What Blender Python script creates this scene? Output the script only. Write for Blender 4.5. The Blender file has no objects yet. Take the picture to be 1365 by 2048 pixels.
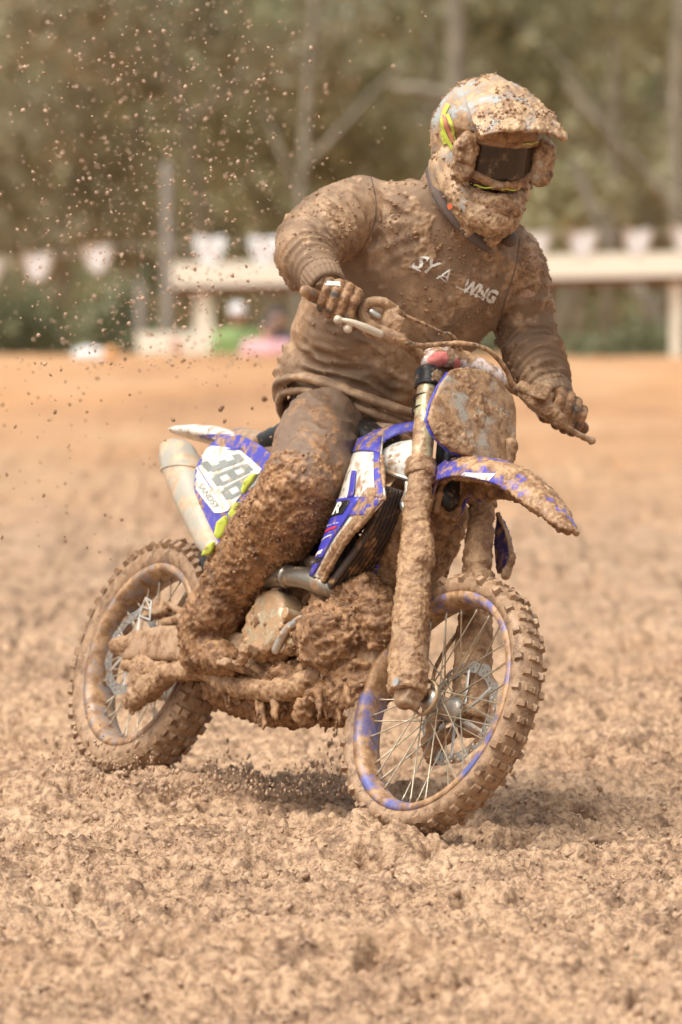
import bpy, bmesh, math, random
import numpy as np
from mathutils import Vector, Matrix
from mathutils.bvhtree import BVHTree
random.seed(7); RNG = np.random.default_rng(11)
S = bpy.context.scene
C = S.collection
# ------------------------------------------------------------------ camera, light, exposure
FPX, CX, CY, HZ, CAMH = 11200.0, 682.5, 1024.0, 470.0, 1.5
PITCH = math.atan((CY - HZ) / FPX)
cam = bpy.data.cameras.new('camera'); camo = bpy.data.objects.new('camera', cam); C.objects.link(camo)
camo.location = (0, 0, CAMH); camo.rotation_euler = (math.pi/2 - PITCH, 0, 0)
cam.sensor_fit = 'VERTICAL'; cam.sensor_height = 36; cam.lens = FPX/2048*36
cam.clip_start = .5; cam.clip_end = 2000
cam.dof.use_dof = True; cam.dof.focus_distance = 13.8; cam.dof.aperture_fstop = 3.8
S.camera = camo
W = bpy.data.worlds.new('World'); S.world = W; W.use_nodes = True
nt = W.node_tree; bg = nt.nodes['Background']
sky = nt.nodes.new('ShaderNodeTexSky'); sky.sky_type = 'NISHITA'; sky.sun_disc = False
SUN_EL, SUN_AZ = math.radians(63), math.radians(232)
sky.sun_elevation = SUN_EL; sky.sun_rotation = SUN_AZ; sky.dust_density = 4; sky.air_density = 1.0
hs = nt.nodes.new('ShaderNodeHueSaturation'); hs.inputs['Saturation'].default_value = .10
nt.links.new(sky.outputs[0], hs.inputs['Color']); nt.links.new(hs.outputs[0], bg.inputs[0])
bg.inputs[1].default_value = .118
sun = bpy.data.lights.new('sun', 'SUN'); sun.energy = 2.2; sun.angle = math.radians(42); sun.color = (1, .91, .78)
suno = bpy.data.objects.new('sun', sun); C.objects.link(suno)
sd = Vector((math.sin(SUN_AZ)*math.cos(SUN_EL), math.cos(SUN_AZ)*math.cos(SUN_EL), math.sin(SUN_EL)))
suno.rotation_euler = sd.to_track_quat('Z', 'Y').to_euler()
S.view_settings.view_transform = 'Standard'; S.view_settings.look = 'None'
S.view_settings.gamma = 1; S.view_settings.exposure = .66; S.view_settings.use_curve_mapping = False

# ------------------------------------------------------------------ geometry of the view
cR, cU, cT = Vector((1, 0, 0)), Vector((0, math.sin(PITCH), math.cos(PITCH))), Vector((0, -math.cos(PITCH), math.sin(PITCH)))
CAM = Vector((0, 0, CAMH))
def CV(r, u, t): return cR*r + cU*u + cT*t
def P(px, py, d): return CAM + CV((px-CX)/FPX*d, (CY-py)/FPX*d, -d)
def RAY(px, py): return CV((px-CX)/FPX, (CY-py)/FPX, -1)
def onplane(px, py, o, n):
    r = RAY(px, py); return CAM + r*((o-CAM).dot(n)/r.dot(n))
CF, CRW = P(884, 1410, 14.0), P(305, 1318, 15.2)
F = (CF-CRW).normalized()
N = CV(-.80, .30, .52); N = (N - F*N.dot(F)).normalized()      # rider's right
U = N.cross(F)
NF = CV(-.743, .347, .57).normalized()
ST = CV(.05, .89, -.45); ST = (ST - NF*ST.dot(NF)).normalized()  # steering axis, upwards
FF = ST.cross(NF)                                                # forward, square to the forks
def B(px, py, s=0.): return onplane(px, py, CRW + N*s, N)
def G(px, py, s=0.): return onplane(px, py, CF + NF*s, NF)

# ------------------------------------------------------------------ noise
def _h(ix, iy, iz, seed):
    n = (ix*374761393 + iy*668265263 + iz*2147483647 + seed*1274126177) & 0xffffffff
    n = ((n ^ (n >> 13))*1274126177) & 0xffffffff
    n = ((n ^ (n >> 16))*2246822519) & 0xffffffff
    return ((n ^ (n >> 15)) & 0xffffff)/float(0xffffff)
def vn(p, seed=0):
    i = np.floor(p).astype(np.int64); f = p - i; f = f*f*(3-2*f)
    x, y, z = i[:, 0], i[:, 1], i[:, 2]; r = 0
    for a in (0, 1):
        for b in (0, 1):
            for c in (0, 1):
                w = (f[:, 0] if a else 1-f[:, 0])*(f[:, 1] if b else 1-f[:, 1])*(f[:, 2] if c else 1-f[:, 2])
                r = r + w*_h(x+a, y+b, z+c, seed)
    return r
def fbm(p, o=4, seed=0):
    r = 0; a = .5; t = 0
    for k in range(o):
        r = r + a*vn(p*(2.03**k) + k*17.3, seed+k); t += a; a *= .5
    return r/t
def sst(a, b, x): t = np.clip((x-a)/(b-a), 0, 1); return t*t*(3-2*t)

# ------------------------------------------------------------------ materials
def mat(name, col, rough=.5, metal=0., film=0., mudl=(.54, .340, .185), mudd=(.24, .125, .058), fscale=22., bump=.25, bscale=260., sub=0., var=.12, mrough=.48):
    m = bpy.data.materials.new(name); m.use_nodes = True; t = m.node_tree; n = t.nodes; L = t.links
    b = n['Principled BSDF']
    tc = n.new('ShaderNodeTexCoord'); co = tc.outputs['Object']
    def noise(sc, det=4, rg=.6):
        q = n.new('ShaderNodeTexNoise'); q.inputs['Scale'].default_value = sc; q.inputs['Detail'].default_value = det
        q.inputs['Roughness'].default_value = rg; L.new(co, q.inputs['Vector']); return q.outputs['Fac']
    def rng(v, a, bb, c=0., d=1.):
        q = n.new('ShaderNodeMapRange'); L.new(v, q.inputs[0])
        for i, x in enumerate((a, bb, c, d)): q.inputs[i+1].default_value = x
        return q.outputs[0]
    def mix(f, a, c2):
        q = n.new('ShaderNodeMix'); q.data_type = 'RGBA'
        if isinstance(f, float): q.inputs[0].default_value = f
        else: L.new(f, q.inputs[0])
        for s, v in ((6, a), (7, c2)):
            if isinstance(v, tuple): q.inputs[s].default_value = (*v[:3], 1)
            else: L.new(v, q.inputs[s])
        return q.outputs[2]
    def math_(op, a, c2):
        q = n.new('ShaderNodeMath'); q.operation = op
        for i, v in ((0, a), (1, c2)):
            if isinstance(v, (int, float)): q.inputs[i].default_value = v
            else: L.new(v, q.inputs[i])
        return q.outputs[0]
    at = n.new('ShaderNodeAttribute'); at.attribute_name = 'mud'
    th = .5 + (.5-film)*.42
    fm = rng(noise(fscale, 8, .68), th-.05, th+.05) if film > 0 else None
    f = math_('MAXIMUM', at.outputs['Fac'], fm) if fm else at.outputs['Fac']
    base = mix(rng(noise(9., 3), .3, .7), tuple(c*(1-var) for c in col), tuple(min(1, c*(1+var)) for c in col))
    mc = mix(rng(noise(30., 6, .68), .41, .58), mudd, mudl)
    mc = mix(rng(noise(150., 3, .6), .3, .75, 0., .45), mc, mudd)
    L.new(mix(f, base, mc), b.inputs['Base Color'])
    L.new(math_('ADD', math_('MULTIPLY', f, mrough-rough), rough), b.inputs['Roughness'])
    if metal:
        b.inputs['Metallic'].default_value = metal
        L.new(math_('MULTIPLY', math_('SUBTRACT', 1., f), metal), b.inputs['Metallic'])
    bp = n.new('ShaderNodeBump'); bp.inputs['Strength'].default_value = bump; bp.inputs['Distance'].default_value = .004
    bh = math_('ADD', noise(bscale, 4, .6), math_('MULTIPLY', f, .4)); L.new(bh, bp.inputs['Height'])
    L.new(bp.outputs[0], b.inputs['Normal'])
    return m
M = {}
MUDL, MUDD = (.54, .35, .20), (.27, .15, .082)
RL, RD = (.47, .262, .125), (.165, .076, .030)      # wetter mud of rider and engine; RD darkened to suggest shadowed crevices
M['mud'] = mat('mud', (.44, .285, .175), .5, film=.5, bump=.8)
M['mudwet'] = mat('wet_mud', (.33, .185, .095), .42, film=.5, mudl=RL, mudd=RD, bump=.9)
M['blue'] = mat('blue_plastic', (.075, .075, .45), .35, film=.42, fscale=26, bump=.1)
M['bluec'] = mat('blue_plastic_cleaner', (.06, .06, .46), .32, film=.24, fscale=40, bump=.08)
M['white'] = mat('white_plastic', (.76, .74, .67), .35, film=.32, fscale=28, bump=.08)
M['black'] = mat('black_plastic', (.015, .015, .016), .4, film=.22, fscale=40, bump=.2)
M['grey'] = mat('dark_grey_print', (.13, .15, .15), .5, film=.12, fscale=30, bump=.05)
M['plate'] = mat('muddy_plate', (.40, .37, .31), .45, film=.66, fscale=14, bump=.5)
M['gold'] = mat('fork_tube_cream', (.62, .55, .33), .28, .25, film=.40, fscale=26, bump=.15)
M['alu'] = mat('aluminium', (.55, .54, .50), .35, .8, film=.38, fscale=30, bump=.2)
M['pipe'] = mat('exhaust_titanium', (.30, .27, .22), .3, .8, film=.25, bump=.1)
M['silencer'] = mat('silencer_grey', (.44, .41, .34), .38, .15, film=.42, mudl=(.60, .46, .31), mudd=(.48, .34, .22), fscale=12, bump=.1)
M['cream'] = mat('clutch_cover', (.52, .42, .27), .35, .25, film=.55, fscale=30, bump=.2)
M['disc'] = mat('brake_steel', (.46, .45, .42), .45, .3, film=.35, bump=.1)
M['spoke'] = mat('spoke_steel', (.50, .44, .33), .35, .5, film=.35, bump=.1)
M['rim'] = mat('rim_blue', (.15, .165, .42), .35, .1, film=.63, fscale=9, bump=.1)
M['rimr'] = mat('rim_rear', (.34, .28, .26), .35, .3, film=.60, fscale=24, bump=.1)
M['rubber'] = mat('tyre_rubber', (.20, .12, .07), .6, film=.66, fscale=34, mudl=(.46, .30, .18), mudd=(.30, .18, .10), bump=.5)
M['cloth'] = mat('wet_grey_cloth', (.245, .155, .092), .66, film=.42, fscale=4.5, mudl=(.52, .345, .205), mudd=(.31, .185, .10), bump=.35, bscale=420, var=.2)
M['trouser'] = mat('riding_trousers', (.20, .13, .085), .6, film=.35, mudl=RL, mudd=RD, fscale=12, bump=.35)
M['skin'] = mat('skin', (.45, .28, .2), .5)
M['glove'] = mat('glove_fabric', (.07, .065, .06), .6, film=.66, mudl=RL, mudd=RD, fscale=34, bump=.4)
M['helmet'] = mat('helmet_shell', (.40, .42, .41), .3, film=.60, fscale=15, mudl=(.64, .45, .27), mudd=(.30, .17, .09), bump=.4)
M['yellow'] = mat('neon_yellow', (.62, .74, .10), .5, film=.30, fscale=40, bump=.1)
M['pink'] = mat('neon_coral', (.85, .27, .24), .5, film=.22, fscale=34, bump=.1)
M['red'] = mat('red_print', (.62, .04, .07), .4, film=.15)
M['orange'] = mat('orange_label', (.8, .16, .05), .6)
M['lens'] = mat('goggle_film', (.045, .028, .020), .12, film=.26, fscale=11, mudl=(.26, .16, .09), mudd=(.15, .09, .05), bump=.02)
M['frame'] = mat('goggle_frame', (.35, .24, .15), .4, film=.6, mudl=RL, mudd=RD)
M['canister'] = mat('canister', (.60, .52, .40), .4, film=.6, mudl=(.56, .38, .23), mudd=RD, fscale=16)
M['print'] = mat('white_print', (.80, .78, .72), .6, film=.28, fscale=70)
M['cable'] = mat('cable_cover', (.10, .08, .065), .5, film=.55, fscale=60)

# ------------------------------------------------------------------ mesh helpers
def V(p): return p if isinstance(p, Vector) else Vector(p)
def tube(bm, pts, radii, seg=14, cap=True, flat=1., flatdir=None):
    pts = [V(p) for p in pts]
    if isinstance(radii, (int, float)): radii = [radii]*len(pts)
    tang = []
    for i in range(len(pts)):
        a = pts[max(0, i-1)]; b = pts[min(len(pts)-1, i+1)]; tang.append((b-a).normalized())
    ref = flatdir or (Vector((0, 0, 1)) if abs(tang[0].z) < .9 else Vector((1, 0, 0)))
    stations = []
    if cap:
        for k in (80, 55, 28): stations.append((pts[0] - tang[0]*radii[0]*math.sin(math.radians(k)), tang[0], radii[0]*math.cos(math.radians(k))))
    for p, t, r in zip(pts, tang, radii): stations.append((p, t, r))
    if cap:
        for k in (28, 55, 80): stations.append((pts[-1] + tang[-1]*radii[-1]*math.sin(math.radians(k)), tang[-1], radii[-1]*math.cos(math.radians(k))))
    rings = []
    for p, t, r in stations:
        ax = (ref - t*ref.dot(t)).normalized(); ay = t.cross(ax); 
        if not flatdir: ref = ax
        rings.append([bm.verts.new(p + ax*r*math.cos(2*math.pi*k/seg) + ay*r*flat*math.sin(2*math.pi*k/seg)) for k in range(seg)])
    for a, b in zip(rings, rings[1:]):
        for k in range(seg): bm.faces.new((a[k], a[(k+1) % seg], b[(k+1) % seg], b[k]))
    bm.faces.new(rings[0][::-1]); bm.faces.new(rings[-1])
def loft(bm, secs, seg=24, power=1.):
    rings = []
    for c, ax, ay in secs:
        r = []
        for k in range(seg):
            a = 2*math.pi*k/seg; ca, sa = math.cos(a), math.sin(a)
            ca = math.copysign(abs(ca)**power, ca); sa = math.copysign(abs(sa)**power, sa)
            r.append(bm.verts.new(V(c) + ax*ca + ay*sa))
        rings.append(r)
    for a, b in zip(rings, rings[1:]):
        for k in range(seg): bm.faces.new((a[k], a[(k+1) % seg], b[(k+1) % seg], b[k]))
    bm.faces.new(rings[0][::-1]); bm.faces.new(rings[-1])
def ell(bm, c, ax, ay, az, seg=20):
    secs = []
    for k in range(1, 12):
        a = math.pi*k/12; secs.append((V(c) - az*math.cos(a), ax*math.sin(a), ay*math.sin(a)))
    loft(bm, secs, seg)
def ball(bm, c, r): ell(bm, c, Vector((r, 0, 0)), Vector((0, r, 0)), Vector((0, 0, r)), 14)
def box(bm, c, ax, ay, az):
    v = [bm.verts.new(V(c) + ax*i + ay*j + az*k) for i in (-1, 1) for j in (-1, 1) for k in (-1, 1)]
    for f in ((0, 1, 3, 2), (4, 6, 7, 5), (0, 4, 5, 1), (2, 3, 7, 6), (0, 2, 6, 4), (1, 5, 7, 3)): bm.faces.new([v[i] for i in f])
def slab(bm, outline, nrm, th):
    a = [bm.verts.new(p - nrm*th/2) for p in outline]; b = [bm.verts.new(p + nrm*th/2) for p in outline]
    n = len(a); bm.faces.new(a[::-1]); bm.faces.new(b)
    for k in range(n): bm.faces.new((a[k], a[(k+1) % n], b[(k+1) % n], b[k]))
def crv(pts, n):       # Catmull-Rom resample
    pts = [V(p) for p in pts]; out = []
    m = len(pts)-1
    for j in range(n):
        t = j/(n-1)*m; i = min(int(t), m-1); u = t-i
        p0, p1, p2, p3 = pts[max(i-1, 0)], pts[i], pts[i+1], pts[min(i+2, m)]
        out.append(.5*((2*p1) + (p2-p0)*u + (2*p0-5*p1+4*p2-p3)*u*u + (3*p1-p0-3*p2+p3)*u*u*u))
    return out
class Sheet:            # surface between two edge curves, with a bulge
    def __init__(s, A, Bb, bulge, n=60): s.A, s.B, s.b, s.n = crv(A, n), crv(Bb, n), bulge, n
    def at(s, u, v, off=0.):
        t = u*(s.n-1); i = min(int(t), s.n-2); w = t-i
        a = s.A[i].lerp(s.A[i+1], w); b = s.B[i].lerp(s.B[i+1], w)
        p = a.lerp(b, v) + s.b*(4*v*(1-v)); return p + s.b.normalized()*off
    def mesh(s, bm, nu, nv, th, u0=0., u1=1., v0=0., v1=1., off=0.):
        def g(o): return [[bm.verts.new(s.at(u0+(u1-u0)*i/nu, v0+(v1-v0)*j/nv, o)) for j in range(nv+1)] for i in range(nu+1)]
        a, b = g(off), g(off-th)
        for i in range(nu):
            for j in range(nv):
                bm.faces.new((a[i][j], a[i+1][j], a[i+1][j+1], a[i][j+1])); bm.faces.new((b[i][j], b[i][j+1], b[i+1][j+1], b[i+1][j]))
        for i in range(nu):
            bm.faces.new((a[i][0], b[i][0], b[i+1][0], a[i+1][0])); bm.faces.new((a[i][nv], a[i+1][nv], b[i+1][nv], b[i][nv]))
        for j in range(nv):
            bm.faces.new((a[0][j], a[0][j+1], b[0][j+1], b[0][j])); bm.faces.new((a[nu][j], b[nu][j], b[nu][j+1], a[nu][j+1]))
def npmesh(name, co, faces_idx, nper):
    me = bpy.data.meshes.new(name); co = np.asarray(co, dtype=np.float32); fi = np.asarray(faces_idx, dtype=np.int32)
    nf = len(fi); me.vertices.add(len(co)); me.vertices.foreach_set('co', co.ravel())
    me.loops.add(nf*nper); me.loops.foreach_set('vertex_index', fi.ravel())
    me.polygons.add(nf); me.polygons.foreach_set('loop_start', np.arange(0, nf*nper, nper, dtype=np.int32))
    me.update(calc_edges=True); return me
def link(o, parent=None):
    C.objects.link(o)
    if parent is not None:
        o.parent = parent
        if parent.type == 'EMPTY': o.matrix_parent_inverse = Matrix.Translation(-parent.location)
    return o
def tag(o, label=None, cat=None, group=None, kind=None):
    for k, v in (('label', label), ('category', cat), ('group', group), ('kind', kind)):
        if v: o[k] = v
    return o
def thing(name, label, cat, loc, group=None):
    e = bpy.data.objects.new(name, None); e.location = loc; e.empty_display_size = .2; C.objects.link(e)
    return tag(e, label, cat, group)
def crumble(co, no, dens, amp, lo=16., seed=3, hi=85.):
    d = dens(co) if callable(dens) else np.full(len(co), float(dens))
    m = fbm(co*lo, 4, seed)*.72 + fbm(co*hi*.6, 2, seed+9)*.28
    th = .5 + (.5-d)*.42
    patch = sst(-.035, .05, m-th)*(d > .01)
    w = co + .25/hi*np.stack([vn(co*hi*.8, seed+40)-.5, vn(co*hi*.8, seed+41)-.5, vn(co*hi*.8, seed+42)-.5], 1)*3
    c1 = sst(.44, .60, vn(w*hi*.5, seed+20)); c2 = sst(.44, .62, vn(w*hi*1.05, seed+21)); c3 = sst(.42, .66, vn(w*hi*2.1, seed+22)); c0 = vn(w*hi*.22, seed+23)
    t = patch*(.06 + .26*c0 + .24*c1*(.4+.6*c0) + .22*c2 + .16*c3 + .10*vn(w*hi*4., seed+24) - .34)
    return co + no*(t*amp)[:, None], patch
def obj(name, bm, m, parent=None, voxel=None, smooth=0, mud=None, amp=.01, lo=16., hi=85., post=None, shade=True, seed=3, label=None):
    bmesh.ops.recalc_face_normals(bm, faces=bm.faces)
    me = bpy.data.meshes.new(name); bm.to_mesh(me); bm.free()
    if voxel:
        t = bpy.data.objects.new('t', me); C.objects.link(t)
        r = t.modifiers.new('r', 'REMESH'); r.mode = 'VOXEL'; r.voxel_size = voxel; r.adaptivity = 0
        if smooth: q = t.modifiers.new('s', 'SMOOTH'); q.factor = .5; q.iterations = smooth
        dg = bpy.context.evaluated_depsgraph_get(); dg.update()
        m2 = bpy.data.meshes.new_from_object(t.evaluated_get(dg)); bpy.data.objects.remove(t); bpy.data.meshes.remove(me); me = m2; me.name = name
    if post or mud is not None:
        n = len(me.vertices); co = np.empty(n*3, np.float32); me.vertices.foreach_get('co', co); co = co.reshape(-1, 3).astype(float)
        def nrm():
            a = np.empty(n*3, np.float32); me.vertices.foreach_get('normal', a); return a.reshape(-1, 3).astype(float)
        if post:
            co = post(co, nrm()); me.vertices.foreach_set('co', co.astype(np.float32).ravel()); me.update()
        if mud is not None:
            co, p = crumble(co, nrm(), mud, amp, lo, seed, hi)
            me.vertices.foreach_set('co', co.astype(np.float32).ravel())
            a = me.attributes.new('mud', 'FLOAT', 'POINT'); a.data.foreach_set('value', p.astype(np.float32))
            me.update()
    if shade: me.polygons.foreach_set('use_smooth', [True]*len(me.polygons))
    me.materials.clear(); me.materials.append(m)
    o = bpy.data.objects.new(name, me); link(o, parent)
    if label: o['label'] = label
    return o
def bvh(o):
    me = o.data; return BVHTree.FromPolygons([v.co.copy() for v in me.vertices], [tuple(p.vertices) for p in me.polygons])
def cast(tree, px, py, off=.002):
    r = RAY(px, py).normalized(); h = tree.ray_cast(CAM, r)
    return (h[0] - r*off) if h[0] else None
def glyphs(text, bold=0., shear=0.):
    cu = bpy.data.curves.new('t', 'FONT'); cu.body = text; cu.offset = bold; cu.shear = shear; cu.resolution_u = 3
    t = bpy.data.objects.new('t', cu); C.objects.link(t); dg = bpy.context.evaluated_depsgraph_get(); dg.update()
    me = bpy.data.meshes.new_from_object(t.evaluated_get(dg)); bpy.data.objects.remove(t)
    vs = [v.co.copy() for v in me.vertices]; fs = [tuple(p.vertices) for p in me.polygons]
    x0 = min(v.x for v in vs); x1 = max(v.x for v in vs); y0 = min(v.y for v in vs); y1 = max(v.y for v in vs)
    return [((v.x-x0)/(x1-x0), (v.y-y0)/(y1-y0)) for v in vs], fs
def write(text, quad, fn, m, parent, name='lettering', keep=None, bold=0.):   # quad BL BR TR TL in photo pixels of the surface
    uv, fs = glyphs(text, bold); bm = bmesh.new(); vs = []
    (ax, ay), (bx, by), (cx, cy), (dx, dy) = quad
    for u, v in uv:
        x = (ax*(1-u)+bx*u)*(1-v)+(dx*(1-u)+cx*u)*v; y = (ay*(1-u)+by*u)*(1-v)+(dy*(1-u)+cy*u)*v
        p = fn(x, y); vs.append(bm.verts.new(p) if p else None)
    for f in fs:
        q = [vs[i] for i in f]
        if None in q: continue
        c = sum((v.co for v in q), Vector())/len(q)
        if keep and not keep(c): continue
        try: bm.faces.new(q)
        except ValueError: pass
    return obj(name, bm, m, parent, shade=False)
def patch(poly, fn, m, parent, name='sticker', sub=1):
    bm = bmesh.new(); vs = [bm.verts.new(Vector((x, y, 0))) for x, y in poly]; bm.faces.new(vs)
    bmesh.ops.triangulate(bm, faces=bm.faces)
    for _ in range(sub): bmesh.ops.subdivide_edges(bm, edges=bm.edges, cuts=1, use_grid_fill=True)
    bmesh.ops.triangulate(bm, faces=bm.faces)
    kill = []
    for v in bm.verts:
        p = fn(v.co.x, v.co.y)
        if p: v.co = p
        else: kill.append(v)
    if kill: bmesh.ops.delete(bm, geom=kill, context='VERTS')
    return obj(name, bm, m, parent)

# ------------------------------------------------------------------ ground
def axis(dense0, dense1, step, grow, lo, hi):
    a = list(np.arange(dense0, dense1, step)); s = step; x = a[-1]
    while x < hi: s *= grow; x += s; a.append(x)
    s = step; x = dense0; b = []
    while x > lo: s *= grow; x -= s; b.append(x)
    return np.array(b[::-1] + a)
def ground_h(x, y, full=True):
    p = np.stack([x, y, np.zeros_like(x)], 1)
    near = 1-sst(30, 55, y)
    far = sst(40, 44.5, y); crest = .41 + .06*(fbm(p*np.array([.7, .1, 1]), 3, 5)-.5)
    z = crest*sst(42, 51.5, y) - 1.75*sst(53, 57, y)
    z += near*(fbm(p*.55, 3, 1)-.5)*.10*sst(9, 20, np.abs(y-14)+6)
    z += near*(fbm(p*np.array([2.2, 3., 1]), 3, 2)-.5)*.085 + near*sst(8, 11, y)*(fbm(p*np.array([.7, 2.3, 1]) + .3, 3, 6)-.5)*.13*(1-.75*np.exp(-((y-14.2)/1.0)**2))
    if full:
        a = sst(8, 9.5, y)*(1-sst(36, 48, y))*.85+.15
        q = p*np.array([.8, 1.25, 1]) + .05*np.stack([vn(p*9, 31), vn(p*9, 32), p[:, 0]*0], 1)
        big = fbm(q*np.array([10., 12., 1.]), 3, 8)
        c = sst(.42, .60, vn(q*19., 41)); c2 = sst(.44, .60, vn(q*41., 42)); c3 = sst(.4, .64, vn(q*88., 43))
        pit = sst(.50, .62, fbm(q*np.array([6.5, 9., 1.]), 3, 77))
        fine = 1-sst(19, 26, y)
        z += a*(.052*(big-.5) + .013*c*(.4+big) + fine*(.014*c2 + .011*c3 + .006*vn(q*160., 44)) - .075*pit*sst(.3, .7, vn(q*24., 78)))
    # ruts and heaps round the wheels
    z += .078*np.exp(-(((x-.085)/.12)**2 + ((y-13.76)/.13)**2)) + .03*np.exp(-(((x-.52)/.14)**2 + ((y-14.3)/.2)**2))
    z += .07*np.exp(-(((x+.60)/.32)**2 + ((y-14.82)/.18)**2)) + .03*np.exp(-(((x+.2)/.3)**2 + ((y-15.1)/.3)**2))
    z -= .03
    return z
xs = axis(-1.2, 1.2, .0075, 1.06, -160, 160); ys = axis(10.0, 18.2, .0125, 1.035, -60, 320)
gx, gy = np.meshgrid(xs, ys); fx, fy = gx.ravel(), gy.ravel()
gz = ground_h(fx, fy); nx_, ny_ = len(xs), len(ys)
ii = (np.arange(ny_-1)[:, None]*nx_ + np.arange(nx_-1)[None, :]).ravel()
gme = npmesh('ground', np.stack([fx, fy, gz], 1), np.stack([ii, ii+1, ii+nx_+1, ii+nx_], 1), 4)
gme.polygons.foreach_set('use_smooth', [True]*len(gme.polygons))
def ground_mat():
    m = bpy.data.materials.new('mud_ground'); m.use_nodes = True; t = m.node_tree; n = t.nodes; L = t.links; b = n['Principled BSDF']
    tc = n.new('ShaderNodeTexCoord')
    def noise(sc, det, stretch=None, rg=.6):
        q = n.new('ShaderNodeTexNoise'); q.inputs['Scale'].default_value = sc; q.inputs['Detail'].default_value = det; q.inputs['Roughness'].default_value = rg
        src = tc.outputs['Object']
        if stretch:
            mp = n.new('ShaderNodeMapping'); mp.inputs['Scale'].default_value = stretch; L.new(src, mp.inputs[0]); src = mp.outputs[0]
        L.new(src, q.inputs['Vector']); return q.outputs['Fac']
    def ramp(v, stops):
        r = n.new('ShaderNodeValToRGB'); L.new(v, r.inputs[0]); e = r.color_ramp.elements
        while len(e) < len(stops): e.new(.5)
        for q, (p, c) in zip(e, stops): q.position = p; q.color = (*c, 1)
        return r.outputs[0]
    def mix(f, a, c, mode='MIX'):
        q = n.new('ShaderNodeMix'); q.data_type = 'RGBA'; q.blend_type = mode
        if isinstance(f, float): q.inputs[0].default_value = f
        else: L.new(f, q.inputs[0])
        L.new(a, q.inputs[6]); L.new(c, q.inputs[7]); return q.outputs[2]
    c1 = ramp(noise(1.3, 7, None, .65), [(.36, (.23, .13, .07)), (.48, (.40, .25, .145)), (.62, (.50, .335, .21))])
    c2 = ramp(noise(52., 8, None, .74), [(.42, (.12, .066, .036)), (.462, (.29, .175, .10)), (.51, (.49, .31, .18)), (.60, (.63, .44, .285))])
    c3 = ramp(noise(7., 6, None, .7), [(.38, (.36, .30, .26)), (.49, (1, 1, 1)), (.7, (1.0, .98, .95))])
    col = mix(.62, c1, c2); col = mix(.75, col, c3, 'MULTIPLY')
    far = ramp(noise(1.1, 7, (.5, .35, 1), .68), [(.34, (.34, .165, .068)), (.5, (.50, .255, .105)), (.66, (.54, .33, .175))])
    sx = n.new('ShaderNodeSeparateXYZ'); L.new(tc.outputs['Object'], sx.inputs[0])
    mr = n.new('ShaderNodeMapRange'); L.new(sx.outputs[1], mr.inputs[0]); mr.inputs[1].default_value = 26; mr.inputs[2].default_value = 50
    mrs = n.new('ShaderNodeMath'); mrs.operation = 'ADD'; L.new(mr.outputs[0], mrs.inputs[0])
    nn = n.new('ShaderNodeMath'); nn.operation = 'MULTIPLY_ADD'; L.new(noise(.4, 3), nn.inputs[0]); nn.inputs[1].default_value = .8; nn.inputs[2].default_value = -.4
    L.new(nn.outputs[0], mrs.inputs[1]); mrs.use_clamp = True
    L.new(mix(mrs.outputs[0], col, far), b.inputs['Base Color'])
    b.inputs['Roughness'].default_value = .62
    bp = n.new('ShaderNodeBump'); bp.inputs['Strength'].default_value = .55; bp.inputs['Distance'].default_value = .01
    L.new(noise(130., 5), bp.inputs['Height']); L.new(bp.outputs[0], b.inputs['Normal'])
    return m
M['ground'] = ground_mat(); gme.materials.append(M['ground'])
g = bpy.data.objects.new('ground', gme); link(g); g['kind'] = 'structure'

# loose crumbs of mud: many small broken icospheres in one mesh
bmi = bmesh.new(); bmesh.ops.create_icosphere(bmi, subdivisions=1, radius=1.); bmi.verts.index_update()
ICO = np.array([v.co[:] for v in bmi.verts]); ICF = np.array([[v.index for v in f.verts] for f in bmi.faces]); bmi.free()
def clods(name, pos, size, m, parent=None, squash=.7, label=None, cat=None, stretch=None, attr=None):
    n = len(pos); rr = RNG
    q = rr.normal(size=(n, 4)); q /= np.linalg.norm(q, axis=1)[:, None]
    w, x, y, z = q.T
    R = np.stack([1-2*(y*y+z*z), 2*(x*y-z*w), 2*(x*z+y*w), 2*(x*y+z*w), 1-2*(x*x+z*z), 2*(y*z-x*w), 2*(x*z-y*w), 2*(y*z+x*w), 1-2*(x*x+y*y)], 1).reshape(n, 3, 3)
    sc = np.stack([rr.uniform(.7, 1.5, n), rr.uniform(.6, 1.1, n), rr.uniform(.4, squash+.3, n)], 1)
    v = ICO[None]*rr.uniform(.7, 1.3, (n, 12, 1))*sc[:, None, :]
    v = np.einsum('nij,nkj->nki', R, v)
    if stretch is not None: v = v*np.array(stretch)
    v = v*np.asarray(size)[:, None, None] + np.asarray(pos)[:, None, :]
    f = (ICF[None] + (np.arange(n)*12)[:, None, None]).reshape(-1, 3)
    me = npmesh(name, v.reshape(-1, 3), f, 3); me.materials.append(m)
    o = bpy.data.objects.new(name, me); link(o, parent); o['kind'] = 'stuff'
    if label: tag(o, label, cat)
    return o
M['clod'] = mat('clod_mud', (.48, .32, .21), .62, film=.5, mudl=(.56, .39, .26), mudd=(.27, .165, .10), fscale=30, bump=.4)
nC = 20000
px_ = RNG.uniform(-1.3, 1.3, nC); py_ = 10.2 + 9*RNG.uniform(0, 1, nC)**1.3
sz = np.exp(RNG.normal(math.log(.0038), .5, nC)); sz = np.clip(sz, .0018, .014)
clods('mud_clods', np.stack([px_, py_, ground_h(px_, py_)+sz*.25], 1), sz, M['clod'], label='loose crumbs of mud scattered over the churned ground', cat='mud')

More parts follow.
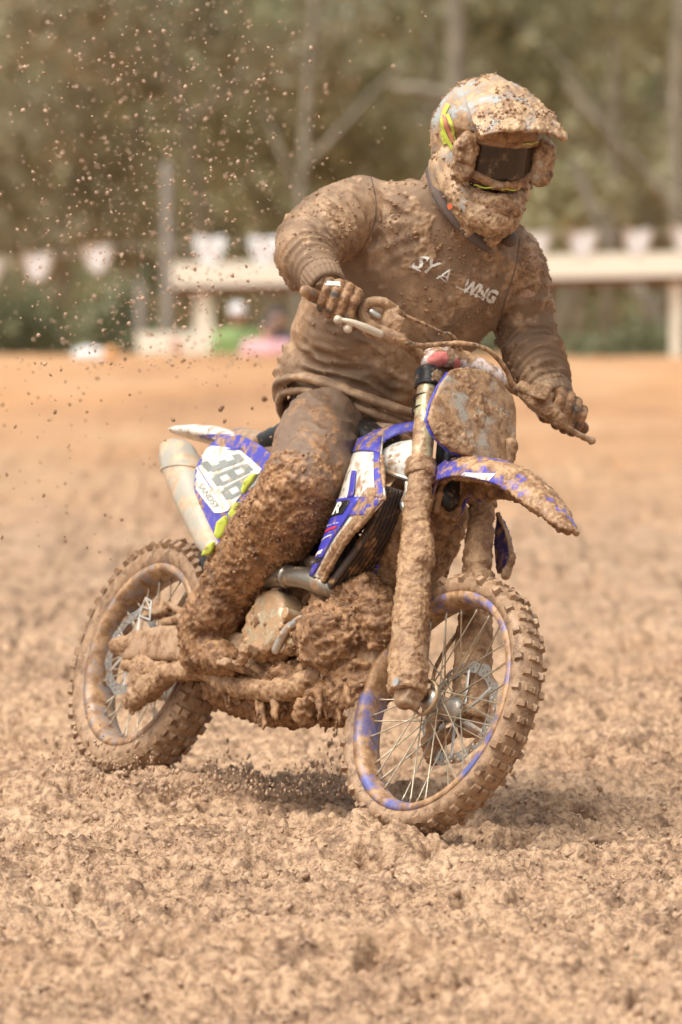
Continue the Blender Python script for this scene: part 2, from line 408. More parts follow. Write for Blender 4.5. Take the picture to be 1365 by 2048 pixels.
# ------------------------------------------------------------------ trees, shelter, bunting, people behind
M['bark'] = mat('eucalypt_bark', (.27, .24, .18), .8, film=.5, mudl=(.20, .175, .125), mudd=(.15, .13, .09), fscale=2, bump=.3, bscale=20)
def leafmat(name, a, b):
    m = bpy.data.materials.new(name); m.use_nodes = True; t = m.node_tree; n = t.nodes; L = t.links; p = n['Principled BSDF']
    g1 = n.new('ShaderNodeNewGeometry'); r = n.new('ShaderNodeValToRGB'); L.new(g1.outputs['Random Per Island'], r.inputs[0])
    r.color_ramp.elements[0].color = (*a, 1); r.color_ramp.elements[1].color = (*b, 1)
    L.new(r.outputs[0], p.inputs['Base Color']); p.inputs['Roughness'].default_value = .55
    tr = n.new('ShaderNodeBsdfTranslucent'); L.new(r.outputs[0], tr.inputs[0]); mx = n.new('ShaderNodeMixShader'); mx.inputs[0].default_value = .35
    L.new(p.outputs[0], mx.inputs[1]); L.new(tr.outputs[0], mx.inputs[2]); L.new(mx.outputs[0], n['Material Output'].inputs[0])
    return m
LM = [leafmat('leaves_olive', (.25, .235, .12), (.48, .45, .27)), leafmat('leaves_brown_green', (.24, .205, .12), (.42, .375, .24)), leafmat('leaves_grey_green', (.24, .245, .13), (.48, .48, .29)), leafmat('leaves_dark', (.12, .13, .07), (.28, .28, .15))]  # leaf colours lightened to stand in for a slight haze
def leaves(cent, rad, n, size, rng, droop=.6):
    cs = np.asarray(cent); k = rng.integers(0, len(cs), n)
    d = rng.normal(size=(n, 3)); d /= np.linalg.norm(d, axis=1)[:, None]
    p = cs[k] + d*(np.asarray(rad)[k]*rng.uniform(0, 1, n)**.45)[:, None]
    a = rng.normal(size=(n, 3)); a[:, 2] -= droop; a /= np.linalg.norm(a, axis=1)[:, None]
    b = np.cross(a, rng.normal(size=(n, 3))); b /= np.linalg.norm(b, axis=1)[:, None]
    s = (size*rng.uniform(.6, 1.5, n))[:, None]
    v = np.stack([p-a*s, p+b*s*.38, p+a*s, p-b*s*.38], 1).reshape(-1, 3)
    return v, np.arange(n*4).reshape(-1, 4)
def tree(loc, h, seed, lm, label, nl=3800, spread=2.2, low=.12, lean=(0, 0), tr=.13, leaf=.12, name='gum_tree', cat='tree', group='gum trees beyond the track'):
    rg = np.random.default_rng(seed); loc = Vector(loc); e = thing(name, label, cat, loc, group)
    bm = bmesh.new(); pts = []; x = y = 0.
    for k in range(9):
        t = k/8; pts.append(loc + Vector((lean[0]*t*h + x, lean[1]*t*h + y, t*h*.9))); x += rg.normal()*.09; y += rg.normal()*.09
    tube(bm, pts, [tr*(1-.75*k/8) for k in range(9)], 10)
    cent, rad = [], []
    for k in range(15):
        i = int(rg.integers(1, 8)); b0 = pts[i]; az = rg.uniform(0, 6.28); ln = spread*rg.uniform(.5, 1.1)*(1.1-.5*i/8)
        dd = Vector((math.cos(az), math.sin(az), rg.uniform(.2, 1.1))); q = [b0, b0+dd*ln*.5, b0+dd*ln + Vector((0, 0, -.1*ln))]
        tube(bm, q, [tr*.45*(1-i/12), tr*.3*(1-i/12), .02], 7)
        for _ in range(3): 
            c = q[2] + Vector(rg.normal(size=3))*.45
            if c.z > loc.z + h*low: cent.append(c[:]); rad.append(rg.uniform(.35, .85))
    obj('trunk', bm, M['bark'], e)
    v, f = leaves(cent, rad, nl, leaf, rg); me = npmesh('crown', v, f, 4); me.materials.append(lm)
    o = bpy.data.objects.new('crown', me); link(o, e)
    return e
GB = -1.37
def XB(px, d): return (px-CX)/FPX*d
kinds = ['olive crowned gum tree', 'brownish gum tree', 'grey green gum tree', 'dark green gum tree']
spots = [(-60, 92, 9, 0), (120, 84, 10, 1), (260, 96, 11, 0), (420, 82, 10, 1), (560, 94, 10, 2), (700, 86, 9, 0), (820, 98, 11, 1), (960, 84, 10, 0), (1080, 94, 9, 2), (1200, 82, 10, 0), (1330, 90, 10, 1), (1450, 86, 9, 0),
         (40, 112, 11, 2), (330, 116, 12, 0), (610, 112, 12, 1), (900, 116, 11, 2), (1160, 112, 11, 0), (1400, 116, 12, 2)]
whr = ['at the far left edge of the picture', 'above the leftmost bunting flag', 'left of the tall grey pole', 'behind the left end of the shelter', 'above the fifth pennant', 'behind the rider\'s shoulder', 'left of the rider\'s helmet', 'behind the rider\'s helmet', 'just right of the rider\'s helmet', 'above the right part of the shelter', 'at the right edge of the picture', 'beyond the right edge of the shelter post',
       'in the back row at far left', 'in the back row above the tall pole', 'in the back row left of centre', 'in the back row behind the helmet', 'in the back row right of the helmet', 'in the back row at far right']
for i, (px, d, h, k) in enumerate(spots):
    tree((XB(px, d), d, GB), h, 100+i, LM[k], kinds[k] + ' ' + whr[i], nl=4600 if i < 12 else 5600, spread=2.4, lean=(random.uniform(-.12, .12), 0), tr=random.uniform(.09, .17), leaf=.13 if i < 12 else .16)
# trunks the photo shows bare and pale
def pale(pxs, d, r, label, limbs=()):
    e = thing('bare_tree', label, 'tree', P(pxs[0][0], pxs[0][1], d), 'pale bare trunks among the gums')
    bm = bmesh.new(); tube(bm, crv([P(x, y, d) for x, y in pxs], 10), [r*(1-.4*k/9) for k in range(10)], 10)
    for l in limbs: tube(bm, crv([P(x, y, d) for x, y in l], 6), [r*.6*(1-.5*k/5) for k in range(6)], 8)
    obj('trunk', bm, M['bark'], e)
M['bark2'] = M['bark']; 
pale([(590, 760), (600, 480), (612, 250), (625, 60), (640, -60)], 76, .085, 'pale bare trunk rising left of the rider\'s helmet', [[(612, 330), (690, 250), (760, 170), (815, 130)], [(605, 420), (560, 300), (520, 200)]])
pale([(900, 760), (905, 300), (915, 150), (905, -60)], 78, .2, 'thick dark-grey trunk behind the rider\'s helmet', [[(905, 200), (850, 180), (790, 175)]])
pale([(1335, 690), (1300, 610), (1240, 540), (1205, 470), (1150, 330)], 74, .11, 'leaning pale trunk under the right part of the shelter')
0 and pale([(415, 760), (418, 500), (405, 120), (420, -60)], 80, .1, 'slim pale trunk above the shelter\'s left end')
pale([(1365, 760), (1360, 500), (1352, 200), (1370, -60)], 77, .12, 'pale upright trunk at the right edge of the picture', [[(1355, 420), (1290, 340), (1200, 250), (1130, 160)]])
shr = [(20, 68), (130, 70), (230, 67), (330, 71), (470, 69), (600, 72), (720, 69), (850, 71), (960, 68), (1060, 70), (1140, 67), (1230, 71), (1310, 68), (1400, 70)]
shw = ['at the left edge under the trees', 'below the leftmost pennant', 'below the second pennant', 'beside the tall grey pole', 'behind the two spectators', 'behind the rider\'s elbow', 'behind the rider\'s back', 'behind the rider\'s chest', 'behind the rider\'s left arm', 'just right of the rider\'s left sleeve', 'under the shelter right of the rider', 'behind the leaning trunk', 'left of the right shelter post', 'at the right edge under the shelter']
for i, (px, d) in enumerate(shr):
    rg = np.random.default_rng(300+i); loc = Vector((XB(px, d), d, GB)); e = thing('shrub', 'dark green shrub ' + shw[i], 'shrub', loc, 'shrubs at the foot of the trees')
    hh = rg.uniform(1.3, 2.3) if i < 4 else rg.uniform(1.2, 1.7)
    cs = [(loc.x+rg.normal()*.35, loc.y+rg.normal()*.3, loc.z+hh*rg.uniform(.1, 1)) for _ in range(16)]
    v, f = leaves(cs, [.45]*16, 2000, .09, rg, .1); me = npmesh('crown', v, f, 4); me.materials.append(LM[3]); o = bpy.data.objects.new('crown', me); link(o, e)
    bm = bmesh.new()
    for c in cs[:6]: tube(bm, [loc, loc.lerp(Vector(c), .6), Vector(c)], [.03, .02, .008], 6)
    obj('stem', bm, M['bark'], e)
rg = np.random.default_rng(55); cs = [(rg.uniform(-13, 13), 128+rg.uniform(0, 6), GB+rg.uniform(0, 7.4)) for _ in range(330)]
v, f = leaves(cs, [1.15]*330, 33000, .2, rg); me = npmesh('distant_woodland', v, f, 4); me.materials.append(LM[2]); o = bpy.data.objects.new('distant_woodland', me); link(o)
tag(o, 'far mass of grey green woodland closing the view behind the gum trees', 'woodland', kind='stuff')

M['cream_paint'] = mat('cream_paint', (.86, .83, .70), .5, var=.05)
M['redbrown'] = mat('red_brown_paint', (.20, .07, .045), .6)
M['grey_post'] = mat('grey_post', (.27, .25, .22), .6)
M['flag'] = mat('white_flag', (.98, .99, 1.0), .6, var=.0); M['flag'].node_tree.nodes['Principled BSDF'].inputs['Emission Strength'].default_value = 0
M['green'] = mat('green_cloth', (.22, .34, .12), .7); M['pinkc'] = mat('pink_cloth', (.75, .42, .46), .7); M['dark'] = mat('dark_cloth', (.02, .025, .04), .7); M['whitec'] = mat('white_cloth', (.75, .75, .75), .7)
X3, Y3, Z3 = Vector((1, 0, 0)), Vector((0, 1, 0)), Vector((0, 0, 1))
DS = 62.
sh = thing('shelter', 'long low open shelter with cream fascia and red brown posts behind the rider', 'shelter', (1.2, DS, GB))
def zpx(py, d): return P(682, py, d).z
bm = bmesh.new(); tube(bm, [P(330, 549, DS), P(700, 541, DS), P(1480, 524, DS)], .03, 6)
bm.free(); bm = bmesh.new()
a, b_ = P(332, 550, DS), P(1520, 524, DS); ax = (b_-a)/2
box(bm, (a+b_)/2, ax, Y3*.04, Z3*.13); obj('fascia', bm, M['cream_paint'], sh, shade=False)
bm = bmesh.new(); box(bm, (a+b_)/2 + Y3*1.6 + Z3*.02, ax, Y3*1.55, Z3*.03); obj('roof', bm, M['grey_post'], sh, shade=False)
bm = bmesh.new(); box(bm, (a+b_)/2 + Y3*.1 - Z3*.17, ax*.98, Y3*.04, Z3*.036); obj('beam', bm, M['redbrown'], sh, shade=False)
for px, m_, w in ((405, 'cream_paint', .07), (1352, 'cream_paint', .06), (1100, 'redbrown', .035)):
    bm = bmesh.new(); t = P(px, 556, DS+.2); box(bm, Vector((t.x, t.y, (t.z+GB)/2)), X3*w, Y3*.06, Z3*((t.z-GB)/2)); obj('post', bm, M[m_], sh, shade=False)
bm = bmesh.new(); slab(bm, [P(392, 590, DS+.15), P(420, 580, DS+.15), P(434, 720, DS+.15), P(385, 720, DS+.15)], Y3, .05); obj('brace', bm, M['cream_paint'], sh, shade=False)
ct = thing('counter', 'pale counter board with a faint red panel at the left end of the shelter', 'counter', (XB(340, 60), 60, GB))
bm = bmesh.new(); c = P(338, 715, 60); box(bm, c, X3*.33, Y3*.2, Z3*.26); obj('board', bm, M['cream_paint'], ct, shade=False)
bm = bmesh.new(); box(bm, P(352, 690, 59.78), X3*.05, Y3*.01, Z3*.07); M['paleR'] = mat('faded_red', (.65, .36, .27), .6); obj('panel', bm, M['paleR'], ct, shade=False)
def post(px, y0, d, r, label):
    bm = bmesh.new(); t = P(px, y0, d); tube(bm, [Vector((t.x, t.y, GB)), t], r, 10); o = obj('post', bm, M['grey_post'], None); tag(o, label, 'post')
post(335, 335, 60.5, .055, 'tall grey pole standing at the left end of the shelter'); post(282, 575, 62, .05, 'short grey post left of the tall pole')
fl = [(-25, 540), (75, 528), (195, 513), (420, 497), (530, 497), (1072, 486), (1166, 484), (1275, 480), (1372, 474)]
fw = ['leftmost white bunting flag, cut by the left picture edge', 'white bunting flag third from the tall pole leftwards, over dark shrubs', 'white bunting flag nearest the left side of the tall grey pole', 'white bunting flag nearest the right side of the tall grey pole', 'white bunting flag half hidden by the rider\'s raised elbow', 'white bunting flag just beside the rider\'s left shoulder', 'white bunting flag over the shelter, first clear of the rider\'s left shoulder', 'white bunting flag above the shelter over the leaning trunk', 'white bunting flag cut by the right picture edge']
fw[1] = 'white bunting flag low over dark shrubs near the left picture edge'
DF = 58.
for (px, py), lb in zip(fl, fw):
    c = P(px, py, DF); bm = bmesh.new(); pts = []
    for k in range(7):
        u = k/6; w_ = .15*(1-.8*max(0, u-.35)**1.5); pts.append([c + X3*(w_*s) + Z3*(.13-(.26+.03*(1-s*s))*u - .03*(1-abs(s))) + Y3*(.02*math.sin(3*s+5*u)) for s in (-1, -.5, 0, .5, 1)])
    vv = [[bm.verts.new(q) for q in r] for r in pts]
    for i in range(6):
        for j in range(4): bm.faces.new((vv[i][j], vv[i][j+1], vv[i+1][j+1], vv[i+1][j]))
    r = bmesh.ops.solidify(bm, geom=bm.faces[:], thickness=.004)
    o = obj('bunting_flag', bm, M['flag'], None); tag(o, lb, 'flag', 'white bunting flags on a line')
bm = bmesh.new(); tube(bm, crv([P(-80, 532, DF), P(75, 516, DF), P(195, 500, DF), P(335, 488, DF), P(530, 484, DF), P(800, 480, DF), P(1166, 471, DF), P(1400, 460, DF)], 40), .003, 5)
o = obj('bunting_line', bm, M['whitec'], None); tag(o, 'thin cord carrying the white bunting flags', 'cord')
def spectator(px, py, d, top, bottom, label, cap=None, hh=1.62):
    hd = P(px, py, d); loc = Vector((hd.x, hd.y, hd.z-hh+.1)); e = thing('person', label, 'person', loc)
    def q(x, y, z): return loc + Vector((x, y, z*hh/1.7))
    bm = bmesh.new(); loft(bm, [(q(0, 0, .85), X3*.16, Y3*.11), (q(0, 0, 1.1), X3*.15, Y3*.1), (q(0, 0, 1.35), X3*.19, Y3*.11), (q(0, 0, 1.45), X3*.1, Y3*.08)])
    for s in (-1, 1): tube(bm, [q(s*.19, 0, 1.37), q(s*.25, -.03, 1.1), q(s*.2, -.18, .95)], [.06, .045, .035], 10); tube(bm, [q(s*.09, 0, .9), q(s*.1, 0, .45), q(s*.1, 0, .05)], [.09, .06, .045], 10)
    tube(bm, [q(0, 0, 1.4), q(0, 0, 1.55)], .05, 10); ell(bm, q(0, -.01, 1.6), X3*.075, Y3*.09, Z3*.11)
    body = obj('body', bm, M['skin'], e, voxel=.018, smooth=2)
    bm = bmesh.new(); loft(bm, [(q(0, 0, .8), X3*.185, Y3*.135), (q(0, 0, 1.1), X3*.175, Y3*.125), (q(0, 0, 1.35), X3*.22, Y3*.13), (q(0, 0, 1.47), X3*.11, Y3*.09)])
    for s in (-1, 1): tube(bm, [q(s*.19, 0, 1.37), q(s*.25, -.03, 1.12)], [.08, .065], 10)
    obj('shirt', bm, M[top], e, voxel=.02, smooth=2)
    bm = bmesh.new()
    for s in (-1, 1): tube(bm, [q(s*.09, 0, .88), q(s*.1, 0, .45), q(s*.1, 0, .08)], [.115, .085, .07], 10)
    obj('trousers', bm, M[bottom], e, voxel=.02, smooth=1)
    bm = bmesh.new(); ell(bm, q(0, .015, 1.65), X3*.09, Y3*.1, Z3*.09)
    if cap: box(bm, q(0, -.11, 1.64), X3*.07, Y3*.06, Z3*.01)
    obj('cap' if cap else 'hair', bm, M[cap or 'dark'], e)
spectator(476, 632, 58, 'green', 'dark', 'blurred spectator in a green top and pale cap beside the shelter post', 'whitec')
spectator(556, 640, 59, 'dark', 'dark', 'blurred spectator in dark clothes close behind the rider\'s elbow')
spectator(536, 668, 57, 'pinkc', 'dark', 'blurred small spectator in a pale pink top', None, 1.2)
bg_ = thing('covered_bundle', 'low white and orange bundle lying on the crest left of the counter', 'bundle', P(195, 725, 51))
bm = bmesh.new(); c = P(180, 712, 51.3); ell(bm, c, X3*.17, Y3*.12, Z3*.085); ell(bm, c+X3*.1-Z3*.02, X3*.12, Y3*.1, Z3*.06); obj('cover', bm, M['whitec'], bg_, voxel=.015, smooth=2)
bm = bmesh.new(); ell(bm, P(222, 706, 51.25), X3*.07, Y3*.08, Z3*.06); M['or2'] = mat('faded_orange', (.75, .38, .14), .6); obj('strap', bm, M['or2'], bg_, voxel=.012, smooth=1)

# ------------------------------------------------------------------ motocross bike
bike = thing('motocross_bike', 'mud caked blue and white motocross bike leaning into a turn under the rider', 'motorcycle', (CF+CRW)/2 - Vector((0, 0, .33)))
def wheel(c, n, up, R, rr, wd, rim_r, rimm, disc_s, disc_r, label, roll):
    fw = up.cross(n).normalized(); up = n.cross(fw).normalized()
    MX = Matrix(((n.x, fw.x, up.x, c.x), (n.y, fw.y, up.y, c.y), (n.z, fw.z, up.z, c.z), (0, 0, 0, 1)))
    def rev(bm, prof, seg=120, wob=None):
        rings = []
        for k in range(seg):
            a = 2*math.pi*k/seg; rings.append([bm.verts.new((s, r*math.cos(a), r*math.sin(a))) for s, r in prof])
        m_ = len(prof)
        for k in range(seg):
            p, q = rings[k], rings[(k+1) % seg]
            for j in range(m_): bm.faces.new((p[j], p[(j+1) % m_], q[(j+1) % m_], q[j]))
    def part(name, bm, m, par, **k):
        o = obj(name, bm, m, par, **k); return o
    bm = bmesh.new(); hw = .058
    rev(bm, [(-hw, .020), (-.045, .030), (-.034, .036), (-.030, .026), (0, .022), (.030, .026), (.034, .036), (.045, .030), (hw, .020), (hw, .010), (-hw, .010)], 32)
    hub = obj('wheel', bm, M['alu'], None, label=label); C.objects.unlink(hub); link(hub, bike); hub.matrix_basis = MX
    bm = bmesh.new(); h = wd*.40; r0 = rim_r
    rev(bm, [(-h-.003, r0+.022), (-h-.002, r0+.004), (-h*.55, r0-.004), (-h*.3, r0-.007), (h*.3, r0-.007), (h*.55, r0-.004), (h+.002, r0+.004), (h+.003, r0+.022), (h-.002, r0+.022), (h-.004, r0+.006), (0, r0+.0), (-h+.004, r0+.006), (-h+.002, r0+.022)], 144)
    part('rim', bm, M[rimm], hub)
    bm = bmesh.new(); w = wd/2; Rk = R-.012
    prof = [(-h+.001, r0+.018), (-w*.90, r0+.030), (-w*1.0, (r0+Rk)/2+.006), (-w*.86, Rk-.010), (-w*.45, Rk-.001), (0, Rk+.001), (w*.45, Rk-.001), (w*.86, Rk-.010), (w*1.0, (r0+Rk)/2+.006), (w*.90, r0+.030), (h-.001, r0+.018)]
    rev(bm, prof, 160)
    nk = 52
    for k in range(nk):
        a = 2*math.pi*k/nk + roll
        rows = [(-.22, 1), (.22, 1)] if k % 2 else [(-.52, .985), (.52, .985)]
        rows += [(-.93, .955), (.93, .955)] if k % 2 else [(0, 1.0)]
        if not k % 2: rows += [(-.86, .962), (.86, .962)] if rr else []
        for s, q in rows:
            rc = (Rk-.001)*1. if abs(s) < .6 else Rk-.013
            cc = Vector((s*w, math.cos(a)*rc, math.sin(a)*rc)); tilt = s*1.05
            rad = Vector((0, math.cos(a), math.sin(a))); nn = (rad*math.cos(tilt) + Vector((math.sin(tilt), 0, 0))).normalized()
            tt = Vector((0, -math.sin(a), math.cos(a))); ss = nn.cross(tt)
            hx, hy, hh = .0095*(1.15 if rr else 1), .0085*random.uniform(.9, 1.1)*(1.2 if rr else 1), .0092*random.uniform(.7, 1.2)
            v = []
            for z, sc in ((-.004, 1.2), (hh, .86)):
                for i, j in ((-1, -1), (1, -1), (1, 1), (-1, 1)): v.append(bm.verts.new(cc + nn*z + ss*hx*i*sc + tt*hy*j*sc + Vector([random.uniform(-.0008, .0008) for _ in range(3)])))
            for f in ((4, 5, 6, 7), (0, 1, 5, 4), (1, 2, 6, 5), (2, 3, 7, 6), (3, 0, 4, 7)): bm.faces.new([v[i] for i in f])
    ty = part('tyre', bm, M['rubber'], hub)
    ty.data.polygons.foreach_set('use_smooth', [i < 160*len(prof) for i in range(len(ty.data.polygons))])
    sp = None
    for side in (-1, 1):
        for k in range(18):
            a = 2*math.pi*(k+.25*side)/18; cr = .42*(1 if k % 2 else -1)
            p0 = Vector((side*.033, .034*math.cos(a-cr*2.0), .034*math.sin(a-cr*2.0))); p1 = Vector((side*.004, (r0-.008)*math.cos(a+cr*.15), (r0-.008)*math.sin(a+cr*.15)))
            bm = bmesh.new(); tube(bm, [p0, p1.lerp(p0, .07), p1.lerp(p0, .06), p1], [.0019, .0019, .0034, .0034], 6, cap=False); part('spoke', bm, M['spoke'], hub)
    # brake disc: a wavy ring with drilled holes
    bm = bmesh.new(); na = 132; rad = [disc_r-.030, disc_r-.024, disc_r-.0185, disc_r-.013, disc_r-.0075, disc_r]
    vv = [[bm.verts.new((disc_s, (r + (.0035*math.cos(a*11) if j == 5 else 0))*math.cos(a), (r + (.0035*math.cos(a*11) if j == 5 else 0))*math.sin(a))) for j, r in enumerate(rad)] for a in [2*math.pi*k/na for k in range(na)]]
    for k in range(na):
        for j in range(5):
            if (j in (1, 3) and k % 4 == (0 if j == 1 else 2)): continue
            bm.faces.new((vv[k][j], vv[k][j+1], vv[(k+1) % na][j+1], vv[(k+1) % na][j]))
    bmesh.ops.solidify(bm, geom=bm.faces[:], thickness=.0035)
    for k in range(6):
        a = k*math.pi/3 + .3; p0 = Vector((disc_s, .030*math.cos(a), .030*math.sin(a))); p1 = Vector((disc_s, (disc_r-.026)*math.cos(a+.35), (disc_r-.026)*math.sin(a+.35)))
        tube(bm, [p0, p1], [.007, .0045], 6, flat=.4, flatdir=Vector((0, -math.sin(a), math.cos(a))))
    part('brake_disc', bm, M['disc'], hub, shade=False)
    if not rr:
        bm = bmesh.new(); rev(bm, [(.050, .047), (.062, .047), (.062, .042), (.052, .040)], 40); part('hub_ring', bm, M['cream'], hub)
    else:
        bm = bmesh.new(); rev(bm, [(-.062, .100), (-.062, .055), (-.056, .055), (-.056, .100)], 48); part('sprocket', bm, M['alu'], hub)
    return hub
wheel(CF, NF, CV(.27, .93, -.2), .348, 0, .088, .268, 'rim', -.062, .138, 'front wheel with blue rim', .03)
wheel(CRW, N, U, .338, 1, .112, .236, 'rimr', .070, .122, 'rear wheel throwing mud', .06)

def mudpart(name, bm, m, vox=.0045, d=.8, amp=.014, sm=1, par=None, **k):
    return obj(name, bm, M[m] if isinstance(m, str) else m, par or bike, voxel=vox, smooth=sm, mud=d, amp=amp, **k)
# fork legs -------------------------------------------------------
def band(p0, p1, dens0, dens1):   # density varying between two heights
    z0, z1 = p0.z, p1.z
    return lambda co: np.clip(dens0 + (dens1-dens0)*(co[:, 2]-z0)/(z1-z0), 0, 1)
for s, cl in ((.108, [(857, 752), (852, 820), (847, 880), (842, 935), (836, 1000), (829, 1090), (822, 1190), (815, 1290), (812, 1365)]), (-.108, None)):
    if cl: pts = [G(x, y, s) for x, y in cl]
    else: pts = [p - NF*.216 for p in fork_pts]
    if cl: fork_pts = pts
    bm = bmesh.new(); tube(bm, pts[:4] + [pts[3].lerp(pts[4], .5)], [.0265, .0275, .028, .028, .028], 24)
    up_ = obj('fork_leg', bm, M['gold'], bike, voxel=.004, smooth=1, mud=.30, amp=.004, seed=5 if s > 0 else 6)
    bm = bmesh.new(); pe = pts[-1] - ST*.030; tube(bm, pts[3:] + [pe], [.029, .032, .0355, .0385, .0425, .044, .042], 24, cap=False)
    gd = FF*.012
    tube(bm, [p + gd for p in pts[5:]] + [pe + gd - FF*.004], [.034, .039, .043, .045, .046], 20, cap=False)
    if s > 0: tube(bm, [pts[5]+FF*.02+ST*.035, pts[5]+FF*.026-ST*.05], [.026, .036], 14)
    lo_ = obj('fork_guard', bm, M['mud'], up_, voxel=.004, smooth=2, mud=.78, amp=.012, seed=8 if s > 0 else 12, hi=95)
    # axle lug
    q = pts[-1] - ST*.026; ax = CF + NF*s
    bm = bmesh.new(); tube(bm, [q + ST*.01, q-ST*.02], [.030, .028], 16); tube(bm, [ax + NF*.020 - ST*.004, ax - NF*.03 - ST*.004], [.0235, .0235], 18, cap=False); tube(bm, [q-ST*.01, ax - ST*.01], [.026, .022], 14)
    tube(bm, [ax - ST*.034 + NF*.018 - FF*.004, ax - ST*.034 - NF*.02], [.014, .014], 12)
    obj('axle_lug', bm, M['mud'], up_, voxel=.0035, smooth=2, mud=.3, amp=.004)
    bm = bmesh.new(); tube(bm, [ax + NF*.034 + ST*.006, ax + NF*.05 + ST*.006], [.013, .013], 6, cap=False); obj('axle_nut', bm, M['alu'], up_, shade=False)
    if s > 0:
        for px, py in ((851, 798), (848, 822)):
            o_ = G(px, py, s); bm = bmesh.new(); ring = [o_ + (NF*math.cos(a) + FF*math.sin(a))*.0292 + ST*.002*math.sin(a) for a in [2*math.pi*k/24 for k in range(25)]]
            tube(bm, ring, .0022, 6, cap=False); box(bm, o_ - NF*.0265 + FF*.016, NF*.006, FF*.005, ST*.006); tube(bm, [o_-NF*.03+FF*.016, o_-NF*.040+FF*.014+ST*.008], .0022, 6); obj('zip_tie', bm, M['black'], up_)
    bm = bmesh.new(); tube(bm, [pts[0]+ST*.026, pts[0]-ST*.002], [.022, .030], 20, cap=False); tube(bm, [pts[0]+ST*.014, pts[0]-ST*.030], [.0345, .0345], 24, cap=False)
    obj('fork_cap', bm, M['black'], up_, voxel=.004, smooth=1, mud=.36, amp=.005, seed=21)
# triple clamps
top_c, low_c = fork_pts[0] - NF*.108, fork_pts[3] - NF*.108
for c_, nm, w_ in ((top_c - ST*.012, 'upper_clamp', .03), (low_c, 'lower_clamp', .036)):
    bm = bmesh.new()
    for s in (-.108, .108): tube(bm, [c_ + NF*s + ST*.020, c_ + NF*s - ST*.024], [.036 if w_ > .03 else .034]*2, 20, cap=False)
    tube(bm, [c_-NF*.1, c_-FF*.03, c_+NF*.1], [.024, .034, .024], 14); mudpart(nm, bm, 'mud' if w_ > .03 else 'black', .004, .75 if w_ > .03 else .45, .009)
bm = bmesh.new(); tube(bm, [top_c+ST*.03-FF*.02, low_c-ST*.04-FF*.02], [.032, .036], 16); obj('steering_stem', bm, M['black'], bike)

# front number plate
pc = onplane(950, 840, top_c - ST*.06 + FF*.085, (FF*.95+ST*.05).normalized()); pn = (FF - ST*.02 + CV(.05, .0, .0)).normalized()
ol = [(902, 738), (930, 735), (965, 740), (990, 752), (1012, 775), (1030, 790), (1037, 815), (1036, 850), (1036, 885), (1030, 912), (1012, 930), (990, 925), (962, 928), (935, 915), (905, 900), (886, 880), (872, 858), (864, 832), (870, 800), (884, 765)]
bm = bmesh.new(); pl = [onplane(x*.985+957*.015+4, y, pc, pn) for x, y in ol]; slab(bm, pl, pn, .012)
cc = sum(pl, Vector())/len(pl)
def bulge(co, no):
    d = co - np.array(cc); lat = d @ np.array(NF); v = d @ np.array(ST)
    return co + np.array(pn)[None]*(-(lat**2)*1.0 - (v**2)*.4 + .004)[:, None]
mudpart('number_plate', bm, 'plate', .0035, .42, .011, 1, post=bulge, seed=31, hi=110)
bm = bmesh.new(); slab(bm, [cc + (p-cc)*1.0 - pn*.014 for p in pl], pn, .006); o = obj('plate_edge', bm, M['bluec'], bike, voxel=.0035, post=bulge)
bm = bmesh.new(); tube(bm, [onplane(1022, 890, pc, pn), onplane(1026, 925, pc, pn)-pn*.03, onplane(985, 945, pc, pn)-pn*.05], [.02, .022, .02], 12); mudpart('plate_mount', bm, 'mud', .004, .7, .01)

# front fender: arched gutter on the mid plane of the fork
fc = crv([G(872, 1040, 0), G(884, 975, 0), G(905, 936, 0), G(955, 920, 0), G(1012, 924, 0), G(1066, 948, 0), G(1114, 998, 0), G(1149, 1060, 0)], 44)
def fsec(i):
    t = i/43; hw = np.interp(t, [0, .15, .3, .5, .7, .88, 1], [.05, .062, .076, .090, .086, .064, .020]); dr = np.interp(t, [0, .2, .35, .6, .85, 1], [.03, .066, .084, .080, .054, .012]); return hw, dr
def fpt(t, a, off=0.):
    t = min(max(t, 0), 1)*43; i = min(int(t), 42); w = t-i; c = fc[i].lerp(fc[i+1], w); hw, dr = fsec(t); tg = (fc[i+1]-fc[i]).normalized(); up = NF.cross(tg).normalized()
    ca, sa = math.sin(a), math.cos(a); return c + NF*(hw+off)*ca - up*(dr)*(1-sa**.8 if sa > 0 else 1) + up*off
bm = bmesh.new(); A = [[bm.verts.new(fpt(i/60, (j/14-.5)*math.pi*.98)) for j in range(15)] for i in range(61)]
for i in range(60):
    for j in range(14): bm.faces.new((A[i][j], A[i+1][j], A[i+1][j+1], A[i][j+1]))
bmesh.ops.recalc_face_normals(bm, faces=bm.faces); bmesh.ops.solidify(bm, geom=bm.faces[:], thickness=.009)
zt = G(960, 1000, 0).x
tipx, rootx = fc[-1].x, fc[10].x
def fdens(co):
    t = (co[:, 0]-rootx)/(tipx-rootx); return np.where(co[:, 2] < G(884, 985, 0).z*np.where(co[:, 0] < G(905, 940, 0).x+.02, 1, -9), .97, np.clip(.30 + .80*t, .26, .88))
fend = mudpart('front_fender', bm, 'blue', .0038, fdens, .011, 1, seed=41, hi=105)
M['blue_f'] = None
bm = bmesh.new(); A = [[bm.verts.new(fpt(i/30, (j/10-.5)*math.pi*.9, -.013)) for j in range(11)] for i in range(30)]
for i in range(29):
    for j in range(10): bm.faces.new((A[i][j], A[i+1][j], A[i+1][j+1], A[i][j+1]))
bmesh.ops.recalc_face_normals(bm, faces=bm.faces); bmesh.ops.solidify(bm, geom=bm.faces[:], thickness=.012)
obj('mud_lining', bm, M['mudwet'], fend, voxel=.005, smooth=1, mud=.75, amp=.016, seed=43, hi=70)  # packed mud, coloured darker to deepen the shade under the fender
ft = bvh(fend)
